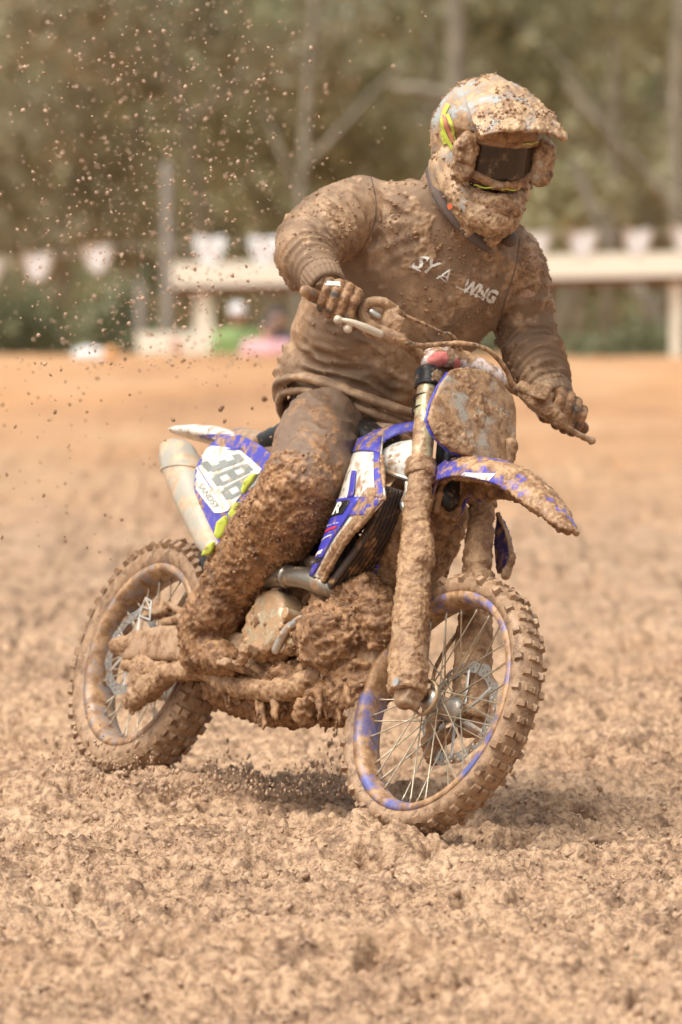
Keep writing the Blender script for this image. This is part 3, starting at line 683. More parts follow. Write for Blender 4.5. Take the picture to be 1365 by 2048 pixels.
patch([(928, 945), (992, 947), (978, 961), (918, 955)], lambda x, y: cast(ft, x, y, .0015), M['print'], fend, sub=2)
# mud stuck behind the fender, its dark tone also standing for shade there
bm = bmesh.new(); tube(bm, [G(900, 985, 0)-FF*.06, G(893, 1030, 0)-FF*.09, G(885, 1075, 0)-FF*.12, G(870, 1120, 0)-FF*.16], [.06, .07, .06, .04], 14, flat=1.3, flatdir=FF); mudpart('mud_pack', bm, 'mudwet', .006, .9, .02, seed=45)

# handlebar, pad, controls ----------------------------------------
HC = top_c + ST*.07 - FF*.005
def bd(px, py, d): return P(px, py, d)
hb = [bd(622, 588, 14.22), bd(668, 612, 14.25), bd(722, 640, 14.29), bd(790, 672, 14.34), bd(832, 706, 14.39), bd(868, 742, 14.43), bd(905, 745, 14.46), bd(950, 752, 14.49), bd(1000, 768, 14.52), bd(1050, 786, 14.56), bd(1105, 818, 14.62), bd(1165, 856, 14.68)]
bm = bmesh.new(); tube(bm, crv(hb, 50), .0145, 14); bar = mudpart('handlebar', bm, 'mud', .0035, .5, .006, seed=51)
for a, b_ in ((0, 2), (10, 11)):
    bm = bmesh.new(); tube(bm, crv(hb[a:b_+1], 10), .0178, 16); obj('grip', bm, M['glove'], bar)
bm = bmesh.new(); tube(bm, [hb[0]+(hb[0]-hb[1]).normalized()*.004, hb[0]+(hb[0]-hb[1]).normalized()*.016], .016, 14); obj('bar_end', bm, M['mud'], bar)
padp = [bd(855, 722, 14.40), bd(885, 712, 14.42), bd(925, 724, 14.45), bd(965, 740, 14.47), bd(998, 760, 14.49)]
bm = bmesh.new(); tube(bm, crv(padp, 14), [.020]+[.028]*12+[.022], 18, flat=1.1); pad = mudpart('bar_pad', bm, mat('bar_pad_cover', (.82, .70, .66), .6, film=.42, fscale=34), .0035, .35, .007, seed=52)
pt = bvh(pad)
patch([(856, 742), (855, 716), (872, 703), (893, 703), (898, 716), (886, 740), (868, 745)], lambda x, y: cast(pt, x, y, .003), M['pink'], pad, sub=3)
patch([(905, 742), (912, 716), (922, 722), (920, 745)], lambda x, y: cast(pt, x, y, .003), M['pink'], pad, sub=2)
patch([(984, 752), (998, 758), (1003, 772), (992, 768)], lambda x, y: cast(pt, x, y, .003), M['pink'], pad, sub=2)
# throttle housing with cable loop, brake master, levers
bm = bmesh.new(); c1 = bd(742, 640, 14.27)
tube(bm, crv([bd(726, 645, 14.27), bd(724, 622, 14.27), bd(736, 606, 14.27), bd(758, 603, 14.28), bd(778, 612, 14.29), bd(800, 630, 14.31)], 20), [.013]*12+[.014]*8, 12)
tube(bm, [bd(786, 625, 14.3), bd(776, 652, 14.27)], [.022, .02], 14); box(bm, bd(788, 645, 14.27), CV(.022, -.010, 0), CV(.008, .020, 0), CV(0, 0, .018))
tube(bm, [bd(726, 632, 14.27), bd(748, 655, 14.26)], [.014, .018], 12); mudpart('throttle_housing', bm, 'mud', .003, .5, .007, 1, par=bar, seed=53)
bm = bmesh.new(); tube(bm, [bd(744, 624, 14.25), bd(757, 632, 14.25)], .008, 10); obj('cable_adjuster', bm, M['alu'], bar)
bm = bmesh.new(); tube(bm, crv([bd(677, 639, 14.20), bd(700, 643, 14.20), bd(730, 655, 14.21), bd(760, 668, 14.23)], 12), [.0085, .0065, .0065, .007, .008, .009, .010, .011, .011, .011, .011, .011], 12); ball(bm, bd(676, 639, 14.20), .0115)
ball(bm, bd(696, 657, 14.21), .0125); mudpart('brake_lever', bm, mat('lever_alloy', (.60, .52, .40), .4, .2, film=.3), .0028, .2, .003, 1, par=bar)
bm = bmesh.new(); tube(bm, [bd(742, 660, 14.24), bd(800, 676, 14.27)], [.02, .019], 14); tube(bm, [bd(795, 676, 14.26), bd(812, 686, 14.27)], [.013, .011], 12); mudpart('brake_cylinder', bm, 'mud', .003, .7, .008, par=bar, seed=54)
bm = bmesh.new(); tube(bm, crv([bd(1050, 786, 14.53), bd(1080, 812, 14.53), bd(1108, 838, 14.54), bd(1135, 855, 14.55), bd(1160, 870, 14.57), bd(1184, 881, 14.59)], 20), [.02, .02, .022, .022, .022, .02, .018, .014, .011, .010]+[.008]*10, 12); ball(bm, bd(1184, 881, 14.59), .0105)
mudpart('clutch_lever', bm, 'mud', .003, .5, .006, par=bar, seed=55)
bm = bmesh.new(); box(bm, bd(1084, 783, 14.5), CV(.018, -.007, 0), CV(.008, .019, 0), CV(0, 0, .012)); tube(bm, [bd(1046, 775, 14.52), bd(1085, 795, 14.52)], [.017, .021], 12); tube(bm, [bd(1095, 815, 14.52), bd(1120, 840, 14.53)], [.02, .019], 12)
mudpart('clutch_perch', bm, 'mud', .003, .6, .009, par=bar, seed=56)
for pts_, r_ in (([(812, 686, 14.26), (845, 691, 14.3), (890, 688, 14.33), (935, 688, 14.35), (972, 698, 14.37), (998, 720, 14.4), (1015, 745, 14.42), (1024, 772, 14.44)], .0068), ([(800, 628, 14.31), (830, 640, 14.33), (862, 655, 14.36), (888, 668, 14.38), (905, 690, 14.42), (925, 722, 14.5), (935, 760, 14.55)], .0052),
                ([(880, 668, 14.39), (900, 668, 14.40), (918, 690, 14.42), (930, 720, 14.43), (934, 745, 14.45)], .0045)):
    bm = bmesh.new(); tube(bm, crv([bd(*q) for q in pts_], 40), r_, 10); obj('cable', bm, M['cable'], bike, voxel=.0025, mud=.55, amp=.0035, seed=57)
# front brake line and caliper on the far leg
bm = bmesh.new(); tube(bm, crv([G(960, 1090, -.13), G(955, 1180, -.13), G(925, 1250, -.13), G(885, 1310, -.12), G(868, 1350, -.10), G(865, 1395, -.09)], 30), .0055, 8); obj('brake_hose', bm, M['cable'], bike, voxel=.0025, mud=.4, amp=.003)
bm = bmesh.new(); q = CF - NF*.075 - FF*.105 - ST*.02; tube(bm, [q+ST*.05, q-ST*.05], [.035, .035], 14, flat=.7); tube(bm, [q-ST*.03+NF*.02, q+FF*.06-ST*.02], [.02, .018], 12); mudpart('front_caliper', bm, 'mudwet', .004, .6, .01, seed=58)

# radiator shroud --------------------------------------------------
L_ = [B(x, y, s) for x, y, s in ((716, 882, .12), (704, 912, .14), (690, 950, .155), (676, 1000, .165), (658, 1050, .17), (640, 1100, .165), (621, 1152, .15))]
R_ = [B(x, y, s) for x, y, s in ((766, 872, .135), (762, 912, .17), (764, 955, .195), (767, 997, .21), (734, 1038, .205), (694, 1082, .19), (648, 1160, .16))]
shr_ = Sheet(L_, R_, N*.016)
bm = bmesh.new(); shr_.mesh(bm, 60, 16, .006)
bv0 = B(700, 1000, .18)
shroud = mudpart('radiator_shroud', bm, 'white', .0032, .16, .004, 0, seed=61, label='right radiator shroud, white above and blue below')
def ss(u0, u1, v0, v1, m, off=.0045, name='sticker', nu=12, nv=6):
    bm = bmesh.new(); shr_.mesh(bm, nu, nv, .0015, u0, u1, v0, v1, off); return obj(name, bm, M[m], shroud)
ss(0, .14, 0, 1, 'blue'); ss(.14, .50, .88, 1, 'blue', .005); ss(.50, 1, .0, .62, 'bluec'); ss(.50, .64, .62, 1, 'blue'); ss(.31, .50, .34, .47, 'bluec', .0055)
ss(.52, .625, .0, .45, 'black', .006)
def onsh(off): return lambda u, v: shr_.at(u, v, off)
write('R', ((.615, .12), (.612, .34), (.53, .36), (.53, .14)), onsh(.0085), M['print'], shroud, bold=.04)
write('Sandsy Moto', ((.695, .06), (.70, .50), (.682, .50), (.678, .06)), onsh(.007), M['print'], shroud)
ss(.712, .732, .05, .50, 'red', .006); ss(.775, .785, .05, .52, 'white', .006); ss(.865, .885, .05, .5, 'print', .006); ss(.865, .885, .05, .12, 'red', .0065); ss(.90, .925, .2, .6, 'black', .006)
bm = bmesh.new(); tube(bm, crv([p + N*.001 for p in R_[3:]], 26), [.004]*6 + [.007]*20, 10); tube(bm, crv([R_[3]-N*.004, R_[2]-N*.004, R_[1]-N*.004], 12), .0055, 8)
obj('mud_edge', bm, M['mud'], shroud, voxel=.003, mud=.6, amp=.008, seed=63)
# mud blotches over lower shroud
bm = bmesh.new(); shr_.mesh(bm, 40, 12, .003, .42, .98, .72, 1.0, .004)
obj('mud_film', bm, M['mud'], shroud, voxel=.003, mud=.6, amp=.006, seed=64)
tp = Sheet([B(x, y, s) for x, y, s in ((716, 884, .12), (740, 866, .115), (785, 852, .10), (838, 842, .075))], [B(x, y, s) for x, y, s in ((766, 884, .14), (775, 876, .13), (800, 866, .11), (840, 860, .085))], N*.012+U*.006)
bm = bmesh.new(); tp.mesh(bm, 30, 8, .006); mudpart('shroud_top', bm, 'blue', .003, .12, .004, 0, par=shroud, seed=65)
tk = Sheet([B(x, y, s) for x, y, s in ((764, 905, .11), (790, 885, .10), (850, 875, .08))], [B(x, y, s) for x, y, s in ((770, 940, .12), (800, 955, .11), (850, 960, .09))], N*.03)
bm = bmesh.new(); tk.mesh(bm, 24, 12, .01); mudpart('fuel_tank', bm, 'white', .004, .15, .005, 1, seed=66)
bm = bmesh.new(); slab(bm, [B(x, y, .06) for x, y in ((764, 880), (840, 855), (850, 930), (775, 985))], N, .03); obj('tank_shadow_side', bm, M['black'], bike) if 0 else bm.free()
bm = bmesh.new(); loft(bm, [(B(800, 905, 0), N*.085, U*.05), (B(720, 880, 0), N*.12, U*.07), (B(620, 880, 0), N*.10, U*.06), (B(560, 900, 0), N*.09, U*.045)]); obj('tank_cover', bm, M['black'], bike, voxel=.006, smooth=3, mud=.4, amp=.006)
bm = bmesh.new(); tube(bm, [B(762, 938, .13), B(790, 950, .125), B(822, 960, .1)], .007, 10); tube(bm, crv([B(815, 960, .1), B(815, 985, .1), B(806, 1010, .1), B(818, 1035, .1)], 12), .0085, 10); obj('coolant_hose', bm, M['alu'], bike)
# radiator core with louvres
rc = [B(768, 1000, .10), B(825, 1000, .03), B(808, 1100, .01), B(740, 1172, .02), B(648, 1168, .10), B(690, 1090, .11)]
bm = bmesh.new(); slab(bm, rc, (FF*.8+N*.5).normalized(), .02); rad = obj('radiator', bm, M['black'], bike, voxel=.004, mud=.25, amp=.004, seed=68)
for k in range(9):
    t = k/8; a = B(772+52*t, 975 + 15*t, .165-.12*t); m_ = B(735+62*t, 1065+6*t, .165-.12*t); b_ = B(660+72*t, 1172-4*t, .150-.11*t)
    bm = bmesh.new(); sd_ = Sheet([a, m_, b_], [p + F*(-.012) + N*.006 for p in (a, m_, b_)], N*.001 + F*.001)
    tube(bm, crv([a, m_, b_], 10), .0052, 6, flat=2.6, flatdir=(N+F*.3).normalized()); obj('louvre', bm, mat('louvre_plastic', (.05, .032, .025), .5, film=.36, mudl=RL, mudd=RD, fscale=24) if k == 0 else bpy.data.materials['louvre_plastic'], rad)
bl = Sheet([B(x, y, s) for x, y, s in ((822, 1028, .06), (790, 1068, .06), (757, 1120, .06), (733, 1168, .06))], [B(x, y, s) for x, y, s in ((836, 1040, .05), (808, 1085, .05), (770, 1130, .05), (736, 1172, .05))], N*.004)
bm = bmesh.new(); bl.mesh(bm, 20, 4, .006); obj('radiator_guard', bm, M['bluec'], bike)
bm = bmesh.new(); slab(bm, [B(x, y, -.20) for x, y in ((996, 1030), (1008, 1040), (1022, 1075), (1028, 1115), (1022, 1140), (996, 1148), (990, 1090))], N, .012); mudpart('radiator_shroud', bm, mat('blue_dirty', (.03, .025, .16), .35, film=.4), .0045, .3, .009, seed=69, label='left radiator shroud, only its dark edge showing')
bm = bmesh.new(); tube(bm, [B(996, 1028, -.19), B(1012, 1060, -.19), B(1026, 1115, -.19), B(1012, 1150, -.19)], [.004, .005, .008, .014], 8); mudpart('mud_edge', bm, 'mud', .0035, .6, .009)

# seat, rear fender, side panel, silencer -------------------------
bm = bmesh.new(); loft(bm, [(B(x, y, 0), N*w_, U*h_) for x, y, w_, h_ in ((478, 884, .055, .018), (500, 886, .07, .035), (560, 905, .08, .045), (640, 915, .075, .05), (720, 880, .065, .05), (790, 880, .05, .04))], 24, .8)
obj('seat', bm, mat('seat_cover', (.16, .13, .15), .55, film=.68, mudl=(.46, .31, .20), mudd=(.3, .19, .12)), bike, voxel=.005, smooth=2, mud=.2, amp=.004)
bm = bmesh.new(); secs = []
for x, y, w_, h_ in ((357, 865, .035, .008), (380, 868, .055, .013), (420, 872, .07, .02), (460, 880, .08, .026), (500, 895, .085, .03), (545, 920, .085, .03)): secs.append((B(x, y, 0), N*w_, U*h_))
loft(bm, secs, 20, .7); rf_ = mudpart('rear_fender', bm, 'white', .0045, .15, .005, 1, seed=71)
rt = bvh(rf_); patch([(388, 872), (420, 868), (470, 868), (500, 880), (470, 900), (425, 890)], lambda x, y: cast(rt, x, y, .003), M['blue'], rf_, sub=2)
bm = bmesh.new(); ln = [B(398, 905, .150), B(418, 985, .158), B(440, 1060, .160), B(470, 1130, .15), B(505, 1190, .13)]
p0_, p1_ = B(362, 925, .13), B(432, 1105, .16); dd_ = (p1_-p0_)
ex = (B(410, 960, .13)-B(350, 975, .13)).normalized()
loft(bm, [(p0_-dd_*.22+ex*.022, ex*.036, N*.03), (p0_-dd_*.17+ex*.012, ex*.054, N*.042), (p0_-dd_*.04+ex*.004, ex*.068, N*.05), (p0_+dd_*.12, ex*.072, N*.055), (p0_+dd_*.55, ex*.068, N*.052), (p0_+dd_*.95, ex*.052, N*.042), (p0_+dd_*1.06, ex*.03, N*.034)], 28, .85)
sil = obj('silencer', bm, M['silencer'], bike, voxel=.004, smooth=2, mud=.12, amp=.0035, seed=73)
bm = bmesh.new(); q = p0_+dd_*.10; loft(bm, [(q, ex*.0745, N*.0575), (q+dd_*.02, ex*.0745, N*.0575)], 28, .85); obj('end_cap_band', bm, M['silencer'], sil)
bm = bmesh.new(); tube(bm, [p1_+dd_*.02, B(470, 1130, .13), B(525, 1160, .13), B(575, 1152, .145), B(612, 1156, .15), B(650, 1172, .14), B(690, 1190, .10), B(720, 1180, .05)], [.022, .022, .024, .027, .0285, .028, .026, .024], 20); obj('header_pipe', bm, M['pipe'], bike)
bm = bmesh.new(); tube(bm, [B(572, 1153, .145), B(580, 1153, .146)], .0305, 20, cap=False); obj('pipe_band', bm, M['pipe'], bike)
spn = [(432, 872), (478, 868), (520, 890), (560, 925), (560, 980), (520, 1000), (490, 1040), (470, 1080), (440, 1110), (424, 1120), (408, 1065), (396, 1020), (384, 975), (386, 935), (402, 900)]
SPS = .185
def spl(x, y): # side panel plane, flaring a little
    return B(x, y, SPS)
bm = bmesh.new(); slab(bm, [spl(x, y) for x, y in spn], N, .012); spc = np.array(spl(470, 960))
def spb(co, no):
    d = co-spc; f_ = d @ np.array(F); u_ = d @ np.array(U); return co - np.array(N)[None]*(.22*(f_-.02)**2+.5*u_**2)[:, None]
panel = mudpart('side_panel', bm, 'blue', .0035, .12, .0035, 0, post=spb, seed=75)
pt_ = bvh(panel)
def z2(x, y): return (320+x*.1758, 850+y*.1758)
def onp(off): return lambda x, y: cast(pt_, x, y, off)
M['label_w'] = mat('number_background', (.78, .76, .69), .4, film=.30, mudl=(.66, .48, .32), mudd=(.55, .40, .28), fscale=26, bump=.05)
M['digit'] = mat('number_grey', (.27, .29, .275), .45, film=.26, mudl=(.5, .42, .32), mudd=(.4, .33, .26), fscale=30, bump=.05, var=.2)
patch([z2(*p) for p in ((405, 430), (430, 350), (500, 275), (590, 235), (740, 250), (920, 290), (1040, 390), (1160, 500), (1120, 560), (1010, 680), (900, 830), (770, 980), (620, 760))], onp(.004), M['label_w'], panel, 'number_background', 3)
patch([z2(*p) for p in ((380, 490), (420, 470), (560, 690), (770, 975), (700, 1000), (620, 1000), (500, 850), (350, 650))], onp(.004), M['label_w'], panel, 'name_strip', 3)
write('SANDSY', (z2(425, 690), z2(620, 955), z2(690, 925), z2(480, 655)), onp(.007), M['digit'], panel)
def digit(rows, q):
    BL, BR, TR, TL = q; R_n, C_n = len(rows), len(rows[0]); 
    for i, r in enumerate(rows):
        pass
    bm = bmesh.new()
    def f(u, v):
        x = (BL[0]*(1-u)+BR[0]*u)*(1-v)+(TL[0]*(1-u)+TR[0]*u)*v; y = (BL[1]*(1-u)+BR[1]*u)*(1-v)+(TL[1]*(1-u)+TR[1]*u)*v
        return cast(pt_, *z2(x, y), .0065)
    g_ = {}
    def vt(i, j):
        if (i, j) not in g_:
            p = f(j/C_n, 1-i/R_n); g_[(i, j)] = bm.verts.new(p) if p else None
        return g_[(i, j)]
    for i, r in enumerate(rows):
        for j, ch in enumerate(r):
            if ch == '#':
                q_ = [vt(i, j), vt(i+1, j), vt(i+1, j+1), vt(i, j+1)]
                if None not in q_: bm.faces.new(q_)
    obj('digit', bm, M['digit'], panel)
E8 = ['.######.', '########', '##....##', '##....##', '########', '########', '##....##', '##....##', '########', '.######.']
E3 = ['#######.', '########', '....####', '....####', '..######', '..######', '....####', '....####', '########', '#######.']
digit(E3, ((455, 430), (560, 548), (975, 400), (905, 322))); digit(E8, ((572, 590), (660, 712), (1075, 515), (985, 425))); digit(E8, ((682, 740), (765, 870), (1175, 640), (1085, 530)))
patch([z2(*p) for p in ((740, 275), (840, 262), (925, 245), (930, 262), (860, 285))], onp(.008), M['bluec'], panel, sub=2)
# swingarm, calipers -----------------------------------------------
for s, nm in ((.118, 1), (-.118, 0)):
    off = N*(s-.118); bm = bmesh.new()
    loft(bm, [(p + off, U*h_, N*.020) for p, h_ in ((B(246, 1296, .118), .020), (B(262, 1293, .118), .042), (B(320, 1286, .118), .048), (B(400, 1290, .115), .050), (B(480, 1300, .10), .045), (B(560, 1300, .07), .05))], 20, .6)
    mudpart('swingarm', bm, 'mud', .004, .12, .004, 3, seed=81)
    if nm:
        bm = bmesh.new(); tube(bm, [B(235, 1292, .12), B(258, 1292, .12)], [.022, .03], 14); tube(bm, [B(250, 1330, .125), B(330, 1345, .12), B(420, 1340, .11)], [.014, .022, .026], 12); mudpart('mud_ridge', bm, 'mud', .004, .8, .014, seed=82)
        bm = bmesh.new(); tube(bm, [B(286, 1345, .12), B(278, 1385, .12), B(262, 1400, .12)], [.055, .042, .03], 16, flat=.5, flatdir=(F-U*.3).normalized()); tube(bm, [B(330, 1350, .11), B(270, 1400, .12), B(266, 1425, .12)], [.035, .03, .010], 14); mudpart('disc_guard', bm, 'mud', .004, .7, .016, seed=83)
        bm = bmesh.new(); box(bm, B(312, 1222, .105), F*.052 + U*.012, N*.018, (U*1 - F*.3)*.017); tube(bm, [B(330, 1245, .1), B(372, 1236, .1)], .012, 10); tube(bm, [B(340, 1210, .1), B(385, 1235, .1)], .010, 10); mudpart('rear_caliper', bm, 'mud', .0035, .4, .006, seed=84)
        bm = bmesh.new()
        for a_, b2 in (((292, 1196), (280, 1232)), ((280, 1232), (300, 1240)), ((300, 1240), (304, 1203)), ((304, 1203), (292, 1196)), ((286, 1214), (302, 1220)), ((292, 1196), (302, 1220)), ((272, 1236), (292, 1200))): tube(bm, [B(*a_, .125), B(*b2, .125)], .0032, 8)
        obj('caliper_bracket', bm, M['disc'], bike)
bm = bmesh.new(); slab(bm, [B(x, y, -.11) for x, y in ((372, 1190), (420, 1140), (450, 1200), (440, 1260), (380, 1290), (330, 1240))], N, .01); mudpart('chain_guard', bm, 'mud', .005, .3, .008)
bm = bmesh.new(); tube(bm, [B(430, 1120, .0), B(470, 1180, .0), B(520, 1240, .0)], [.04, .05, .05], 14, flat=1.3); obj('shock', bm, M['black'], bike, voxel=.006, mud=.5, amp=.01)
# engine -------------------------------------------------------------
bm = bmesh.new()
tube(bm, [B(575, 1262, -.10), B(575, 1262, .05)], [.095, .095], 28); tube(bm, [B(680, 1280, -.08), B(680, 1280, .08)], [.105, .105], 24)
tube(bm, [B(640, 1200, 0), B(650, 1080, 0)], [.085, .07], 18); tube(bm, [B(745, 1230, .02), B(712, 1385, .02)], [.085, .085], 18); tube(bm, [B(480, 1330, .05), B(620, 1385, .04)], [.05, .06], 14)
tube(bm, [B(770, 1130, 0), B(745, 1250, 0)], [.07, .08], 14); tube(bm, [B(660, 1205, .09), B(740, 1190, .07), B(765, 1260, .05)], [.045, .05, .05], 12); tube(bm, [B(600, 1280, .1), B(700, 1250, .09)], [.04, .05], 12)
eng = obj('engine', bm, M['mudwet'], bike, voxel=.0045, smooth=1, mud=.85, amp=.036, seed=91, lo=11, hi=62)
bm = bmesh.new(); c0 = B(538, 1240, .125)
c0 = c0 - U*.012
loft(bm, [(c0 - N*.05, F*.092, U*.096), (c0 + N*.010, F*.088, U*.092), (c0 + N*.020, F*.074, U*.078), (c0 + N*.022, F*.04, U*.045)], 36)
def cd(co): return np.clip(.42 + (np.array(c0)[2]-co[:, 2])*6.5 + (co[:, 0]-np.array(c0)[0])*3., .32, .95)
cov = obj('clutch_cover', bm, M['cream'], eng, voxel=.004, smooth=2, mud=cd, amp=.015, seed=92)
for x, y, r, s_ in ((570, 1226, .016, .165), (586, 1245, .010, .16), (582, 1275, .018, .15), (563, 1293, .016, .15), (603, 1234, .014, .15), (562, 1252, .007, .17)):
    bm = bmesh.new(); q = B(x, y, s_-.008); tube(bm, [q-N*.035, q, q+N*.002], [r, r, r*.8], 18, cap=False); obj('bolt', bm, M['cream'], cov, shade=False)
bm = bmesh.new(); tube(bm, crv([B(552, 1300, .15), B(570, 1265, .155), B(600, 1240, .15), B(625, 1230, .14)], 12), .012, 12); mudpart('water_pump', bm, 'alu', .0035, .35, .008, par=eng, seed=93)
for s in (.10, -.10):
    bm = bmesh.new(); o_ = N*(s-.10)
    tube(bm, [p + o_ for p in crv([B(400, 1330, .11), B(450, 1362, .11), B(520, 1380, .11), B(585, 1378, .105), B(630, 1350, .1), B(655, 1305, .09), B(690, 1225, .06), B(740, 1130, .04), B(800, 980, .03)], 40)], .026, 16)
    mudpart('frame_tube', bm, 'mud', .0045, .8, .016, 1, seed=95 if s > 0 else 96)
bm = bmesh.new(); tube(bm, [B(460, 1385, 0), B(560, 1400, 0), B(650, 1392, 0), B(700, 1330, 0), B(725, 1260, 0)], [.05, .06, .065, .07, .07], 16, flat=1.7, flatdir=(U+F*.3).normalized()); 
tube(bm, [B(640, 1330, .10), B(628, 1390, .09), B(610, 1432, .08)], [.016, .02, .022], 12); tube(bm, [B(700, 1400, -.02), B(690, 1425, -.02)], [.06, .03], 12)
mudpart('skid_plate', bm, 'mudwet', .0048, .9, .032, 1, seed=97, lo=12, hi=66)
bm = bmesh.new(); tube(bm, [B(590, 1065, .06), B(618, 1045, .08), B(655, 1050, .08)], [.012, .02, .022], 12); tube(bm, [B(575, 1110, .06), B(600, 1095, .09)], [.010, .012], 10); tube(bm, [B(600, 1118, .08), B(630, 1125, .09)], .018, 12); obj('throttle_body', bm, M['alu'], bike)
bm = bmesh.new(); tube(bm, [B(600, 1075, .03), B(660, 1090, .03)], [.05, .05], 16); tube(bm, [B(610, 1130, .02), B(690, 1110, .03)], [.04, .05], 14); obj('airbox_boot', bm, M['black'], bike)
bm = bmesh.new(); tube(bm, crv([B(560, 1060, .10), B(600, 1072, .11), B(640, 1066, .11), B(672, 1050, .1)], 14), .011, 10); mudpart('frame_rail', bm, 'mud', .0035, .5, .007)
for s in (.16, -.16):
    bm = bmesh.new(); q = B(470, 1335, s); box(bm, q, N*.045, F*.024, U*.007)
    for k in range(4): box(bm, q + N*(-.03+.02*k) + U*.012, N*.003, F*.024, U*.006)
    mudpart('footpeg', bm, 'mud', .0035, .4, .008)
bm = bmesh.new(); tube(bm, [B(440, 1340, .15), B(480, 1330, .16), B(492, 1305, .165)], [.010, .012, .016], 10); box(bm, B(498, 1300, .165), F*.022, N*.018, U*.012); mudpart('brake_pedal', bm, 'mud', .003, .6, .012, seed=98)
# hanging drips
bm = bmesh.new()
for k in range(90):
    x = random.uniform(450, 700); y = 1400 + 25*math.sin(x*.05) + random.uniform(-8, 10); s = random.uniform(-.05, .12); l = random.uniform(8, 42); r = random.uniform(.003, .008)
    tube(bm, [B(x, y-22, s), B(x+random.uniform(-6, 6), y+l*.5, s), B(x+random.uniform(-8, 8), y+l, s)], [r*1.6, r, r*.4], 7)
o = mudpart('mud_clump', bm, 'mudwet', .0045, .8, .012, 0, seed=99, hi=60); o['kind'] = 'stuff'

# ------------------------------------------------------------------ rider
rider = thing('person', 'muddy rider in grey sweatshirt and caked helmet sitting on the motocross bike', 'person', P(680, 960, 14.85))
SH_R, EL_R, WR_R = P(705, 440, 14.66), P(618, 500, 14.44), P(652, 568, 14.28)
SH_L, EL_L, WR_L = P(1040, 520, 14.74), P(1062, 690, 14.80), P(1095, 790, 14.66)
def across(c, hw, d, rot=20, back=.0):
    a = math.radians(rot); return (P(*c, d), CV(math.cos(a), -math.sin(a), -.12)*hw/765)
# body under the clothing
bm = bmesh.new()
def tors(bm, k=1., extra=0.):
    secs = []
    for c, hw, hd, d, rot in (((700, 842), 118, .12, 14.86, 20), ((712, 790), 132, .125, 14.84, 20), ((735, 715), 150, .125, 14.80, 20), ((790, 620), 168, .13, 14.76, 21), ((840, 540), 182, .135, 14.73, 20), ((868, 470), 176, .125, 14.71, 19), ((884, 420), 130, .10, 14.69, 20), ((893, 385), 66, .07, 14.67, 20)):
        p, a = across(c, hw*k+extra, d, rot); secs.append((p, a, CV(.10, .0, 1).normalized()*(hd*k+extra*.0013)))
    loft(bm, secs, 32, .92)
tors(bm, .84)
tube(bm, [P(893, 400, 14.68), P(930, 340, 14.62)], [.06, .058], 16); ell(bm, P(965, 300, 14.56), CV(.075, 0, 0), CV(0, .11, .03), CV(0, -.03, .095))
for a, b_, c_ in ((SH_R, EL_R, WR_R), (SH_L, EL_L, WR_L)): tube(bm, [a, b_, c_], [.055, .04, .028], 16)
HR, KR, AR = P(660, 830, 14.82), P(615, 965, 14.44), B(410, 1255, .15)
HL, KL, AL = HR - N*.2, B(640, 985, -.20), B(480, 1300, -.16)
for a, b_, c_ in ((HR, KR, AR), (HL, KL, AL)): tube(bm, [a, b_, c_], [.085, .055, .04], 16); tube(bm, [c_, c_-U*.02+F*.02, c_-U*.02+F*.05], [.030, .022, .014], 12)
obj('body', bm, M['skin'], rider, voxel=.012, smooth=2)

# sweatshirt -----------------------------------------------------
bm = bmesh.new(); tors(bm, 1.06, 6)
p, a = across((690, 812), 158, 14.85, 21); d_ = CV(.1, 0, 1).normalized(); p2, a2 = across((702, 778), 160, 14.84, 20)
loft(bm, [(p - CV(0, .012, 0), a, d_*.150), (p2, a2, d_*.155), (p2 + CV(.02, .05, 0), a2*1.0, d_*.15)], 32, .95)
tube(bm, [P(893, 395, 14.68), P(905, 372, 14.67)], [.085, .078], 20)
def arm(bm, pts, rad): tube(bm, crv(pts, 22), [float(np.interp(k/21, np.linspace(0, 1, len(rad)), rad)) for k in range(22)], 24)
arm(bm, [P(790, 440, 14.70), P(720, 432, 14.66), P(655, 455, 14.56), P(612, 498, 14.44), P(628, 535, 14.36), P(648, 562, 14.29)], [.095, .100, .094, .080, .062, .050])
tube(bm, [P(640, 440, 14.56), P(600, 478, 14.47), P(585, 520, 14.44), P(595, 562, 14.40)], [.050, .060, .050, .026], 18)
arm(bm, [P(960, 480, 14.74), P(1022, 520, 14.76), P(1046, 590, 14.80), P(1052, 665, 14.82), P(1075, 725, 14.76), P(1100, 785, 14.68)], [.10, .082, .078, .082, .074, .056])
cuffp = [P(650, 566, 14.285), P(1104, 792, 14.67)]
def seg_coord(co, A, Bq):
    A = np.array(A); d = np.array(Bq)-A; L = np.linalg.norm(d); d = d/L; t = (co-A) @ d; r = np.linalg.norm(co-A-t[:, None]*d, axis=1); return t, r, L
